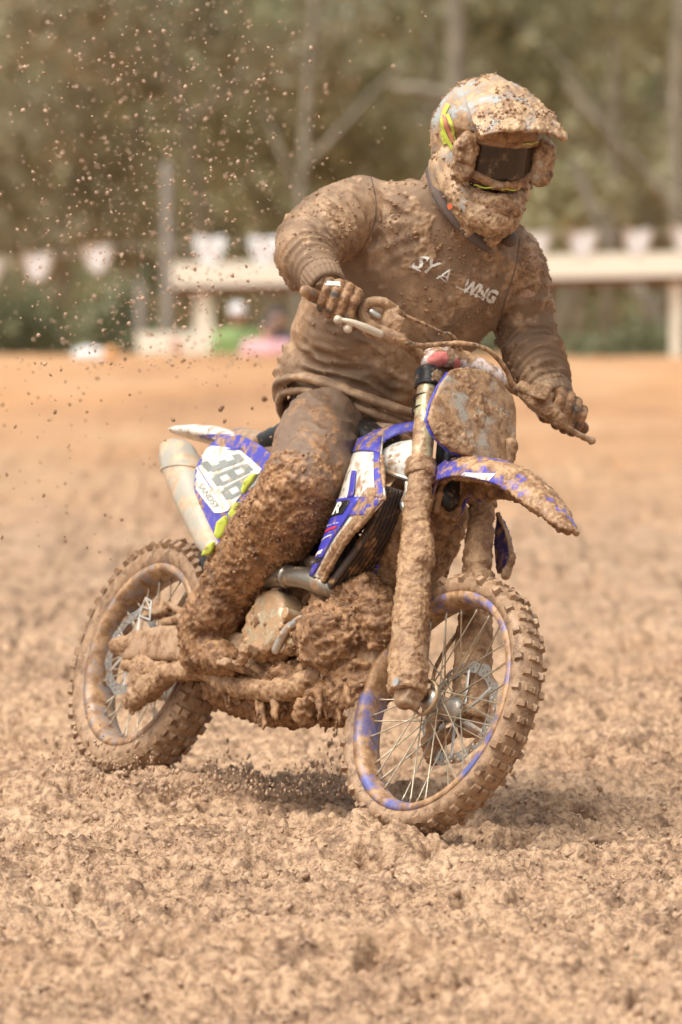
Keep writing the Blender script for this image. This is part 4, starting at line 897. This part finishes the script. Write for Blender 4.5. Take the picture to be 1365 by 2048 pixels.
def folds(co, no):
    out = np.zeros(len(co))
    for A_, B_, amp, per, sd in ((P(760, 430, 14.68), P(612, 500, 14.44), .0075, .040, 1), (P(612, 498, 14.42), P(650, 566, 14.28), .0065, .026, 2), (P(1045, 560, 14.8), P(1055, 690, 14.82), .0050, .050, 3), (P(1060, 690, 14.80), P(1104, 792, 14.67), .0095, .024, 4)):
        t, r, L = seg_coord(co, A_, B_); w = sst(-.03, .03, t)*(1-sst(L-.01, L+.05, t))*(1-sst(.11, .14, r))
        ph = t/per + 1.5*fbm(co*6., 2, sd) + .9*fbm(co*17., 2, sd+4); rd = 1-np.abs(2*(ph % 1)-1); out += w*amp*1.7*(rd**2.0-.3)*(.4+1.2*fbm(co*9, 2, sd+8))
    # torso folds: drag lines from armpit and gathered hem
    px_c = co @ np.array(cR); z = co[:, 2]
    th = P(700, 760, 14.6).z; wt = (1-sst(th-.02, th+.10, z + (px_c-P(700, 760, 14.6).x)*.42))*sst(-.2, -.1, px_c+.35)
    u = (z + px_c*.42)*19 + 3.2*fbm(co*4., 2, 11) + .8*fbm(co*12, 2, 15); out += wt*.016*sst(.35, .6, fbm(co*6, 2, 19))*((1-np.abs(2*(u % 1)-1))**1.5-.4)*fbm(co*8, 2, 12)*1.5
    t, r, L = seg_coord(co, P(700, 500, 14.6), P(840, 450, 14.58)); w = np.exp(-(r/.07)**2)*sst(-.02, .03, t)*(1-sst(L-.05, L+.03, t))
    u = r*30 + 1.5*fbm(co*10, 2, 13); out += w*.006*(1-np.abs(2*(u % 1)-1))
    out += .006*(fbm(co*7., 3, 14)-.5)
    a_ = np.array(CV(.75, -.45, .1)); q_ = co*13. - 9.5*(co @ a_)[:, None]*a_[None]; rr_ = 1-np.abs(2*fbm(q_, 3, 61)-1)
    out += .010*(sst(.80, 1., rr_)-.3)*sst(.40, .60, fbm(co*5, 2, 62))
    return co + no*out[:, None]
def sdens(co):
    x = co[:, 0]; z = co[:, 2]; zc = P(850, 500, 14.6).z
    cch = np.exp(-((x-P(880, 500, 14.6).x)/.20)**2 - ((z-P(880, 490, 14.6).z)/.22)**2)
    shd = np.exp(-((x-P(700, 440, 14.6).x)/.13)**2 - ((z-P(700, 440, 14.6).z)/.06)**2); arm_ = np.exp(-((x-P(1050, 600, 14.7).x)/.10)**2 - ((z-P(1050, 560, 14.7).z)/.20)**2)
    return np.clip(.10 + .27*cch + .24*shd + .26*arm_, 0, .5)
sw = obj('sweatshirt', bm, M['cloth'], rider, voxel=.0042, smooth=5, post=folds, mud=sdens, amp=.011, lo=22, hi=110, seed=101)
swt = bvh(sw)
M['cloth_dark'] = mat('collar_cloth', (.12, .085, .07), .75, film=.15, mudl=(.27, .17, .105), mudd=(.19, .115, .07), bump=.3)
# collar, cuffs, hem as separate ribbed bands
def ring(name, c, ax, ay, r, m, par, zz=None, **k):
    bm = bmesh.new(); pts = [c + ax*math.cos(t) + ay*math.sin(t) for t in [2*math.pi*j/40 for j in range(41)]]
    tube(bm, pts, r, 12, cap=False, flat=1.8 if zz else 1., flatdir=zz); return obj(name, bm, M[m], par, **k)
bm = bmesh.new(); tube(bm, crv([P(868, 342, 14.60), P(880, 385, 14.55), P(905, 425, 14.53), P(940, 462, 14.53), P(975, 488, 14.54)], 20), .017, 12, flat=1.4); tube(bm, crv([P(868, 342, 14.60), P(890, 345, 14.72), P(960, 400, 14.78), P(1010, 450, 14.7), P(1020, 480, 14.6)], 16), .02, 12); obj('collar', bm, M['cloth_dark'], sw, voxel=.004, smooth=2)
for (pa, pb, r0) in ((P(640, 552, 14.31), P(653, 573, 14.275), .050), (P(1098, 778, 14.69), P(1108, 800, 14.66), .053)):
    ax = (pb-pa).normalized(); e1 = ax.cross(Vector((0, 0, 1))).normalized(); e2 = ax.cross(e1)
    bm = bmesh.new(); rings_ = []
    for t, r in ((0, r0+.004), (.25, r0+.006), (1, r0+.002), (1.25, r0-.006), (1.1, r0-.010)): rings_.append([bm.verts.new(pa.lerp(pb, t) + (e1*math.cos(q)+e2*math.sin(q))*(r + .0012*math.cos(q*24))) for q in [2*math.pi*j/96 for j in range(96)]])
    for ra, rb in zip(rings_, rings_[1:]):
        for j in range(96): bm.faces.new((ra[j], ra[(j+1) % 96], rb[(j+1) % 96], rb[j]))
    obj('cuff', bm, M['cloth'], sw)
bm = bmesh.new(); hem = crv([P(580, 826, 14.86), P(562, 800, 14.84), P(562, 766, 14.74), P(600, 754, 14.68), P(650, 765, 14.64), P(720, 790, 14.60), P(790, 815, 14.60), P(840, 832, 14.62)], 30)
tube(bm, hem, [.014]*30, 12, flat=1.6, flatdir=CV(0, 1, .2)); tube(bm, [p - CV(0, .034, 0) - CV(.0, 0, .006) for p in hem], .012, 12)
o = obj('hem', bm, M['cloth'], sw, voxel=.004, smooth=3, post=lambda co, no: co + no*(.010*(fbm(co*np.array([26., 26., 9.]), 2, 17)-.5))[:, None], mud=.12, amp=.006)
# print on the chest, mostly hidden by clods
def kp(c):
    v = fbm(np.array([[c.x, c.y, c.z]])*34., 2, 201)[0]; return v > .42
MW = mat('chest_print', (.80, .78, .72), .55, film=.36, mudl=(.27, .17, .105), mudd=(.19, .115, .07), fscale=60, bump=.1)
M['chest'] = MW
cf = lambda x, y: cast(swt, x, y, .004)
write('SY', ((821, 533), (864, 552), (885, 527), (847, 509)), cf, MW, sw, bold=.02)
write('A', ((872, 557), (895, 566), (912, 542), (890, 534)), cf, MW, sw)
write('WNG', ((920, 583), (986, 609), (1000, 583), (934, 556)), cf, MW, sw, bold=.05)
for a, b_ in (((820, 532), (842, 541)), ((876, 549), (892, 563)), ((912, 572), (963, 594))): patch([a, b_, (b_[0]+1, b_[1]+3), (a[0]+1, a[1]+3)], lambda x, y: cast(swt, x, y, .0045), MW, sw, 'underline', 2)
patch([(894, 411), (908, 402), (914, 410), (898, 420)], lambda x, y: P(x, y, 14.48), M['orange'], sw, 'side_label', 1)

for sp_ in ([(742, 352), (752, 400), (748, 450), (722, 505)], [(1040, 478), (1030, 540), (1008, 610), (996, 660)]):
    q_ = [cast(swt, v.x, v.y, .0002) for v in crv([Vector((x, y, 0)) for x, y in sp_], 60)]; q_ = [v for v in q_ if v]
    bm = bmesh.new(); tube(bm, q_, .0016, 6); obj('seam', bm, M['cloth_dark'], sw)
# trousers --------------------------------------------------------
bm = bmesh.new()
tube(bm, crv([P(700, 850, 14.84), P(668, 850, 14.74), P(640, 880, 14.60), P(626, 935, 14.47), P(598, 990, 14.46), P(555, 1050, 14.53), P(510, 1100, 14.60), P(470, 1160, 14.67)], 30), [float(np.interp(k/29, [0, .25, .45, .6, .75, 1], [.122, .124, .120, .112, .103, .089])) for k in range(30)], 28)
ell(bm, P(700, 850, 14.86), CV(.19, -.05, 0), CV(.03, .10, 0), CV(0, 0, .15))
tube(bm, crv([P(720, 860, 14.92), P(780, 870, 14.86), B(740, 960, -.2), B(640, 1080, -.2), B(520, 1250, -.17)], 20), [.115, .11, .10, .09, .08]*4, 20) if 0 else tube(bm, crv([P(730, 860, 14.94), P(790, 880, 14.9), KL, B(560, 1150, -.19), B(500, 1250, -.17)], 20), [float(np.interp(k/19, [0, 1], [.11, .07])) for k in range(20)], 20)
KN = P(640, 870, 14.5)
def tdens(co):
    t, r, L = seg_coord(co, P(668, 820, 14.7), P(450, 1190, 14.68)); d = np.clip(.12 + 3.3*(t-.05), .10, .93)
    fr = (co-np.array(P(640, 900, 14.6))) @ np.array(CV(.0, 0., 1.)); return np.clip(d, .08, .93)
def tf(co, no):
    t, r, L = seg_coord(co, P(668, 820, 14.7), P(450, 1190, 14.68)); q = fbm(co*7, 3, 33)
    u = t*24+2.6*q; return co + no*((1-sst(.02, .2, t))*.009*((1-np.abs(2*(u % 1)-1))**1.5-.4)*fbm(co*6, 2, 34)*1.3 + .026*(fbm(co*9., 3, 35)-.5) - .006)[:, None]
tr = obj('trousers', bm, M['trouser'], rider, voxel=.0045, smooth=3, post=tf, mud=tdens, amp=.019, lo=12, hi=105, seed=111)
trt = bvh(tr)
for pl_ in ([(484, 985), (490, 962), (505, 948), (516, 946), (512, 958), (498, 975), (490, 990)], [(404, 1112), (412, 1095), (428, 1082), (430, 1096), (422, 1108)], [(430, 1070), (436, 1045), (452, 1030), (458, 1045), (450, 1070), (438, 1080)], [(458, 1030), (470, 1005), (480, 1003), (488, 1030), (475, 1045)]):
    pts_ = [P(x, y, 14.62) for x, y in pl_]; bm = bmesh.new(); slab(bm, pts_, CV(-.3, 0, 1).normalized(), .03); obj('yellow_trim', bm, M['yellow'], tr, voxel=.004, smooth=2, mud=.15, amp=.008)
# boots ------------------------------------------------------------
for sgn, A0, mlt in ((1, AR, 1), (-1, AL, 1)):
    off = (0 if sgn > 0 else 1)
    bm = bmesh.new()
    if sgn > 0: pts_ = [P(492, 1130, 14.64), P(462, 1175, 14.68), P(432, 1222, 14.70), P(412, 1262, 14.72), P(406, 1290, 14.72)]
    else: pts_ = [B(520, 1190, -.17), B(500, 1240, -.17), AL]
    tube(bm, crv(pts_, 14), [float(np.interp(k/13, [0, .5, 1], [.080, .074, .062])) for k in range(14)], 24)
    hl = pts_[-1]; dn = -U*.022
    loft(bm, [(hl + dn - F*.055, N*.030, U*.035), (hl + dn - F*.02, N*.044, U*.052), (hl+dn+F*.06, N*.046, U*.048), (hl+dn+F*.13 - U*.008, N*.047, U*.036), (hl+dn+F*.175-U*.014, N*.035, U*.022)], 24, .8)
    obj('boot', bm, M['mudwet'], rider, voxel=.0045, smooth=3, mud=.92, amp=.020, lo=14, hi=105, seed=121+off, post=lambda co, no: co + no*(.020*(fbm(co*10., 3, 36)-.5))[:, None])

# gloved hands -----------------------------------------------------
def hand(bar_a, bar_b, fwd, up, wrist, knuck, idx):
    """bar_a inboard end, bar_b outboard end of the part that the fingers close on"""
    ax = (bar_b-bar_a).normalized(); bm = bmesh.new(); L = (bar_b-bar_a).length; pl_ = []
    for k in range(4):
        b0 = bar_a.lerp(bar_b, .12+.25*k); ln = (1.0, 1.08, 1.03, .86)[k]; r = (.0135, .014, .0135, .012)[k]
        q = [b0 - fwd*.030 + up*.040, b0 + fwd*.006*ln + up*.046*ln, b0 + fwd*.034*ln + up*.022, b0 + fwd*.036*ln - up*.014*ln, b0 + fwd*.012 - up*.032*ln, b0 - fwd*.006 - up*.030*ln]
        pl_.append(q[0]); tube(bm, q[:], [r*1.15, r*1.22, r*1.05, r*1.08, r*.95, r*.85], 12)
    c = sum(pl_, Vector())/4
    th = bar_a - ax*.004; tube(bm, [wrist.lerp(c, .45) - ax*.025 - up*.02, th - fwd*.03 - up*.022, th + fwd*.012 - up*.034, th+fwd*.028-up*.02], [.019, .0175, .0155, .0125], 12)
    e = (c-wrist); side = ax; th_ = e.cross(side).normalized()
    loft(bm, [(wrist - e*.25, side*.030, th_*.024), (wrist, side*.031, th_*.023), (wrist+e*.35, side*.040, th_*.022), (wrist+e*.75, side*.047, th_*.022), (c+e*.06, side*.046, th_*.020), (c + e*.2, side*.035, th_*.012)], 22, .85)
    gl = obj('glove', bm, M['glove'], rider, voxel=.0022, smooth=3, mud=.45, amp=.0045, lo=30, hi=120, seed=130+idx); return gl, wrist, e, side, th_
upb = CV(.30, .93, .12).normalized(); fwb = CV(-.10, -.15, .97).normalized()
gR = hand(P(712, 624, 14.265), P(640, 590, 14.235), fwb, CV(.33, .92, .1).normalized(), P(655, 570, 14.31), 0, 0)
gL = hand(P(1100, 812, 14.615), P(1160, 852, 14.665), CV(.20, -.05, .97).normalized(), CV(.42, .86, .1).normalized(), P(1106, 795, 14.70), 0, 1)
for i, (gl, w_, e_, sd_, th_) in enumerate((gR, gL)):
    bm = bmesh.new(); tube(bm, [w_ + e_*.02 + (sd_*math.cos(q)*.036 + th_*math.sin(q)*.028) for q in [2*math.pi*j/30 for j in range(31)]], .0035, 8, cap=False, flat=2.2, flatdir=e_.normalized()); obj('wrist_strap', bm, M['print'] if i == 0 else M['glove'], gl)
gt = bvh(gR[0])
patch([(645, 561), (680, 563), (682, 572), (652, 570)], lambda x, y: cast(gt, x, y, .002), M['print'], gR[0], 'logo_patch', 2)

# helmet -----------------------------------------------------------
HCn = P(968, 296, 14.56)
hf = CV(.38, -.33, .86).normalized(); hu = CV(.18, .91, .37); hu = (hu - hf*hu.dot(hf)).normalized(); hr = hf.cross(hu)   # hr: rider's right
def H(r, f, u): return HCn + hr*r + hf*f + hu*u
bm = bmesh.new()
secs = []
for u, rr_, fr, bk in ((-.125, .070, .02, .080), (-.09, .098, .05, .118), (-.05, .112, .045, .142), (0, .122, .05, .152), (.045, .127, .06, .156), (.065, .127, .112, .155), (.10, .118, .120, .142), (.14, .094, .100, .112), (.168, .062, .066, .074), (.182, .03, .034, .036), (.186, .01, .01, .012)):
    secs.append((H(0, (fr-bk)/2, u), hr*rr_, hf*(fr+bk)/2))
loft(bm, secs, 36, .92)
ch = crv([H(.112, .0, -.062), H(.098, .06, -.100), H(.066, .118, -.135), H(.025, .156, -.150), H(-.022, .156, -.150), H(-.055, .118, -.135), H(-.085, .06, -.100), H(-.105, .0, -.062)], 30)
tube(bm, ch, [.026+.010*math.sin(math.pi*k/29)for k in range(30)], 14, flat=.75, flatdir=hu)
tube(bm, [p - hu*.028 - hf*.016 + hr*(-.012 if (p-HCn).dot(hr) > 0 else .012) for p in ch[5:25]], .024, 12)
tube(bm, [H(.075, .10, -.10), H(.03, .142, -.108), H(-.03, .142, -.108), H(-.07, .10, -.10)], [.022, .026, .026, .02], 14)
tube(bm, [H(.022, .145, -.150), H(.0, .130, -.192), H(-.022, .145, -.15)], [.034, .036, .034], 14)
for s in (-1, 1):
    tube(bm, [H(s*.100, -.03, -.06), H(s*.088, .0, -.135), H(s*.045, .08, -.195)], [.034, .034, .026], 12); tube(bm, [H(s*.095, .0, -.03), H(s*.088, .045, -.09), H(s*.05, .105, -.16)], [.032, .036, .030], 14)
hel = obj('helmet', bm, M['helmet'], rider, voxel=.0034, smooth=3, mud=lambda co: np.clip(.40 + 1.7*((co-np.array(HCn)) @ np.array(hf)) - 1.8*((co-np.array(HCn)) @ np.array(hr)) - 1.5*((co-np.array(HCn)) @ np.array(hu)), .10, .85), amp=.010, lo=20, hi=115, seed=141)
bm = bmesh.new(); ell(bm, H(-.004, .150, -.128), hr*.050, hf*.030, hu*.036); tube(bm, [H(.045, .13, -.15), H(.0, .150, -.185), H(-.04, .13, -.15)], [.018, .026, .018], 12)
obj('chin_mud', bm, M['mudwet'], hel, voxel=.0034, smooth=1, mud=.85, amp=.018, hi=90, seed=147)
het = bvh(hel)
def vis(s, t):   # s -1..1 across, t 0..1 from the crown to the lip
    hw = np.interp(t, [0, .25, .7, 1], [.060, .105, .126, .122]); f = np.interp(t, [0, .25, .6, 1], [-.02, .07, .155, .238]); u = np.interp(t, [0, .25, .6, 1], [.196, .190, .160, .118])
    f2 = f - .018*abs(s)**2.; return H(-s*hw, f2, u - (.048-.022*t)*abs(s)**2.)
bm = bmesh.new(); A = [[bm.verts.new(vis(j/12-1, i/20)) for j in range(25)] for i in range(21)]
for i in range(20):
    for j in range(24): bm.faces.new((A[i][j], A[i+1][j], A[i+1][j+1], A[i][j+1]))
bmesh.ops.recalc_face_normals(bm, faces=bm.faces); bmesh.ops.solidify(bm, geom=bm.faces[:], thickness=.007)
def vd(co):
    d = co-np.array(HCn); return np.clip(.40 - 1.6*(d @ np.array(hr)), .25, .72)
vi = obj('visor', bm, M['helmet'], hel, voxel=.0034, smooth=1, mud=vd, amp=.015, lo=17, hi=95, seed=142)
bm = bmesh.new(); tube(bm, [H(-.07, .125, .075), H(0, .150, .085), H(.07, .125, .075)], [.022, .028, .022], 12, flat=.7); obj('brow', bm, M['mudwet'], hel, voxel=.0036, mud=.7, amp=.010)
def gg(a, u, rad=.0): return H(math.sin(a)*(.104+rad)-.006, .052+math.cos(a)*(.092+rad), u)
def gband(bm, u0, u1, a0, a1, rad, th, n=24):
    q = [[bm.verts.new(gg(a0+(a1-a0)*i/n, u0+(u1-u0)*j/6, rad)) for j in range(7)] for i in range(n+1)]
    for i in range(n):
        for j in range(6): bm.faces.new((q[i][j], q[i+1][j], q[i+1][j+1], q[i][j+1]))
    bmesh.ops.recalc_face_normals(bm, faces=bm.faces); bmesh.ops.solidify(bm, geom=bm.faces[:], thickness=th)
gog_bm = bmesh.new()
for u_ in (.052, -.050): tube(gog_bm, [gg(a, u_ + (.0 if u_ > 0 else -.012)*math.cos(a*3), .001) for a in np.linspace(-1.2, 1.2, 26)], .0125, 10)
for a_ in (-1.2, 1.2): tube(gog_bm, [gg(a_, -.055, .004), gg(a_, .056, .004)], .012, 10)
tube(gog_bm, [gg(-.3, -.064, .006), gg(0, -.052, .014), gg(.3, -.064, .006)], .009, 10)
gog = obj('goggles', gog_bm, M['frame'], rider, voxel=.003, smooth=1, mud=.35, amp=.005, seed=143)
bm = bmesh.new(); gband(bm, -.056, .052, -1.15, 1.15, .0, .003); obj('lens', bm, M['lens'], gog)
M['film'] = mat('film_edge', (.30, .22, .16), .3)
for u_ in (-.040, .036):
    bm = bmesh.new(); tube(bm, [gg(a, u_, .0012) for a in np.linspace(-.9, .9, 24)], .0018, 6); obj('film_edge', bm, M['film'], gog)
bm = bmesh.new(); tube(bm, [gg(-.22, -.040, .0006), gg(-.18, .036, .0006)], .0008, 6); obj('film_crease', bm, M['film'], gog)
for s, aa in ((1, 1.02), (-1, 1.02)):
    bm = bmesh.new(); c_ = gg(s*aa, -.002, .022); tube(bm, [c_ - hu*.036 + hr*s*.004, c_ + hu*.036 + hr*s*.004], [.027, .027], 22)
    tube(bm, [c_ + hr*s*.016-hu*.036, c_+hr*s*.016+hu*.036], .020, 14)
    obj('film_canister', bm, M['canister'], gog, voxel=.003, smooth=1, mud=.6, amp=.015, seed=144+s, lo=24)
YG = M['yellow']
for a0, a1, u_ in ((-.55, .0, .062), (.25, .8, .058), (-.1, .35, -.064), (-.75, -.35, -.064)):
    bm = bmesh.new(); tube(bm, [gg(-a, u_ - .004*abs(math.sin(a*9)), .013) for a in np.linspace(a0, a1, 10)], .0016, 6); obj('goggle_trim', bm, YG, gog)
def stroke(pts, w, m, off=.0045):
    pts = crv([Vector((x, y, 0)) for x, y in pts], 30); bm = bmesh.new(); prev = None; n_ = 0
    for i, p in enumerate(pts):
        tg = (pts[min(i+1, 29)]-pts[max(i-1, 0)]).normalized(); nn = Vector((-tg.y, tg.x, 0)); a = cast(het, *(p+nn*w)[:2], off); b_ = cast(het, *(p-nn*w)[:2], off)
        cur = (bm.verts.new(a), bm.verts.new(b_)) if a and b_ else None
        if prev and cur: bm.faces.new((prev[0], prev[1], cur[1], cur[0])); n_ += 1
        prev = cur
    if n_: obj('stripe', bm, m, hel)
    else: bm.free()
stroke([(897, 208), (886, 232), (885, 255), (898, 285), (912, 305), (926, 318)], 3.5, YG); stroke([(894, 228), (904, 250), (908, 275), (916, 292), (932, 300)], 3.2, YG); stroke([(884, 262), (888, 280), (891, 288)], 3.5, YG)
M['coral'] = mat('coral_print', (.70, .27, .18), .5, film=.3); stroke([(888, 228), (891, 248), (900, 268), (906, 286)], 4.0, M['coral'])
# clods stuck to the rider and helmet -----------------------------
def stick(o, n, smin, smax, dens, m, par, name='mud_clump', sink=.8):
    me = o.data; a = np.empty(len(me.vertices)*3, np.float32); me.vertices.foreach_get('co', a); co = a.reshape(-1, 3).astype(float)
    b_ = np.empty(len(me.vertices)*3, np.float32); me.vertices.foreach_get('normal', b_); no = b_.reshape(-1, 3)
    w = dens(co) if callable(dens) else np.full(len(co), dens); w = w*sst(.40, .62, fbm(co*14., 3, 222))*(no @ np.array(cT) > -.3); w = w/w.sum()
    k = RNG.choice(len(co), n, p=w); s = np.clip(np.exp(RNG.normal(math.log(smin*1.5), .5, n)), smin, smax)
    return clods(name, co[k] + no[k]*(s*(1-sink))[:, None]*.5, s, m, par)
M['clod_r'] = mat('clod_wet', (.32, .19, .11), .5, film=.5, mudl=RL, mudd=RD, fscale=60, bump=.5)
stick(sw, 2600, .0014, .0065, lambda co: sdens(co)**1.6, M['clod_r'], sw); stick(tr, 2200, .0018, .007, lambda co: tdens(co)**2, M['clod_r'], tr)
stick(hel, 500, .002, .008, .5, M['clod_r'], hel); stick(vi, 380, .0015, .006, .5, M['clod_r'], hel); stick(eng, 1600, .002, .009, .5, M['clod_r'], eng)

# ------------------------------------------------------------------ mud in the air
n = 3000
x = np.clip(RNG.normal(330, 190, n), -60, 900); y = RNG.uniform(0, 1, n)**.8*760 - 20; dd = RNG.uniform(14.6, 18.5, n)
keep = (x < 560) | (y < 330+(900-x)*.2) ; x, y, dd = x[keep], y[keep], dd[keep]
pos = np.array([P(a, b_, c_)[:] for a, b_, c_ in zip(x, y, dd)]); s = np.clip(np.exp(RNG.normal(math.log(.0025), .5, len(x))), .0012, .0065)
M['spray'] = mat('spray_mud', (.52, .35, .24), .55, film=.4, mudl=(.62, .43, .31), mudd=(.38, .24, .15))
clods('mud_spray', pos, s, M['spray'], label='light brown mud flecks flying through the air behind the rider', cat='mud')
n = 300; x = RNG.uniform(-30, 560, n); y = 700 + RNG.uniform(0, 1, n)**1.6*420; dd = RNG.uniform(14.8, 17.5, n); pos = np.array([P(a, b_, c_)[:] for a, b_, c_ in zip(x, y, dd)])
clods('mud_spray', pos, np.clip(np.exp(RNG.normal(math.log(.0026), .55, n)), .0012, .009), M['mudwet'], label='dark mud flecks flying low over the track behind the bike', cat='mud')
# splash thrown up round the rear wheel and under the engine
n = 2600; t = RNG.uniform(0, 1, n); x = 110 + 590*t + RNG.normal(0, 22, n); hgt = 22 + 60*vn(np.stack([x*.018, x*0, x*0], 1), 5)**2 + 40*np.exp(-((x-670)/35)**2) + 45*np.exp(-((x-190)/50)**2)
y = 1592 - np.abs(RNG.normal(0, 1, n))*hgt; dd = RNG.uniform(14.35, 15.7, n)
pos = np.array([P(a, b_, c_)[:] for a, b_, c_ in zip(x, y, dd)])
M['splash'] = mat('splash_mud', (.46, .30, .19), .5, film=.5, mudl=(.58, .40, .27), mudd=(.30, .18, .105), fscale=9)
clods('mud_splash', pos, np.clip(np.exp(RNG.normal(math.log(.0022), .55, n)), .001, .0075), M['splash'], label='splash of mud thrown up between the two wheels', cat='mud', stretch=(1.0, 1, 1.7))
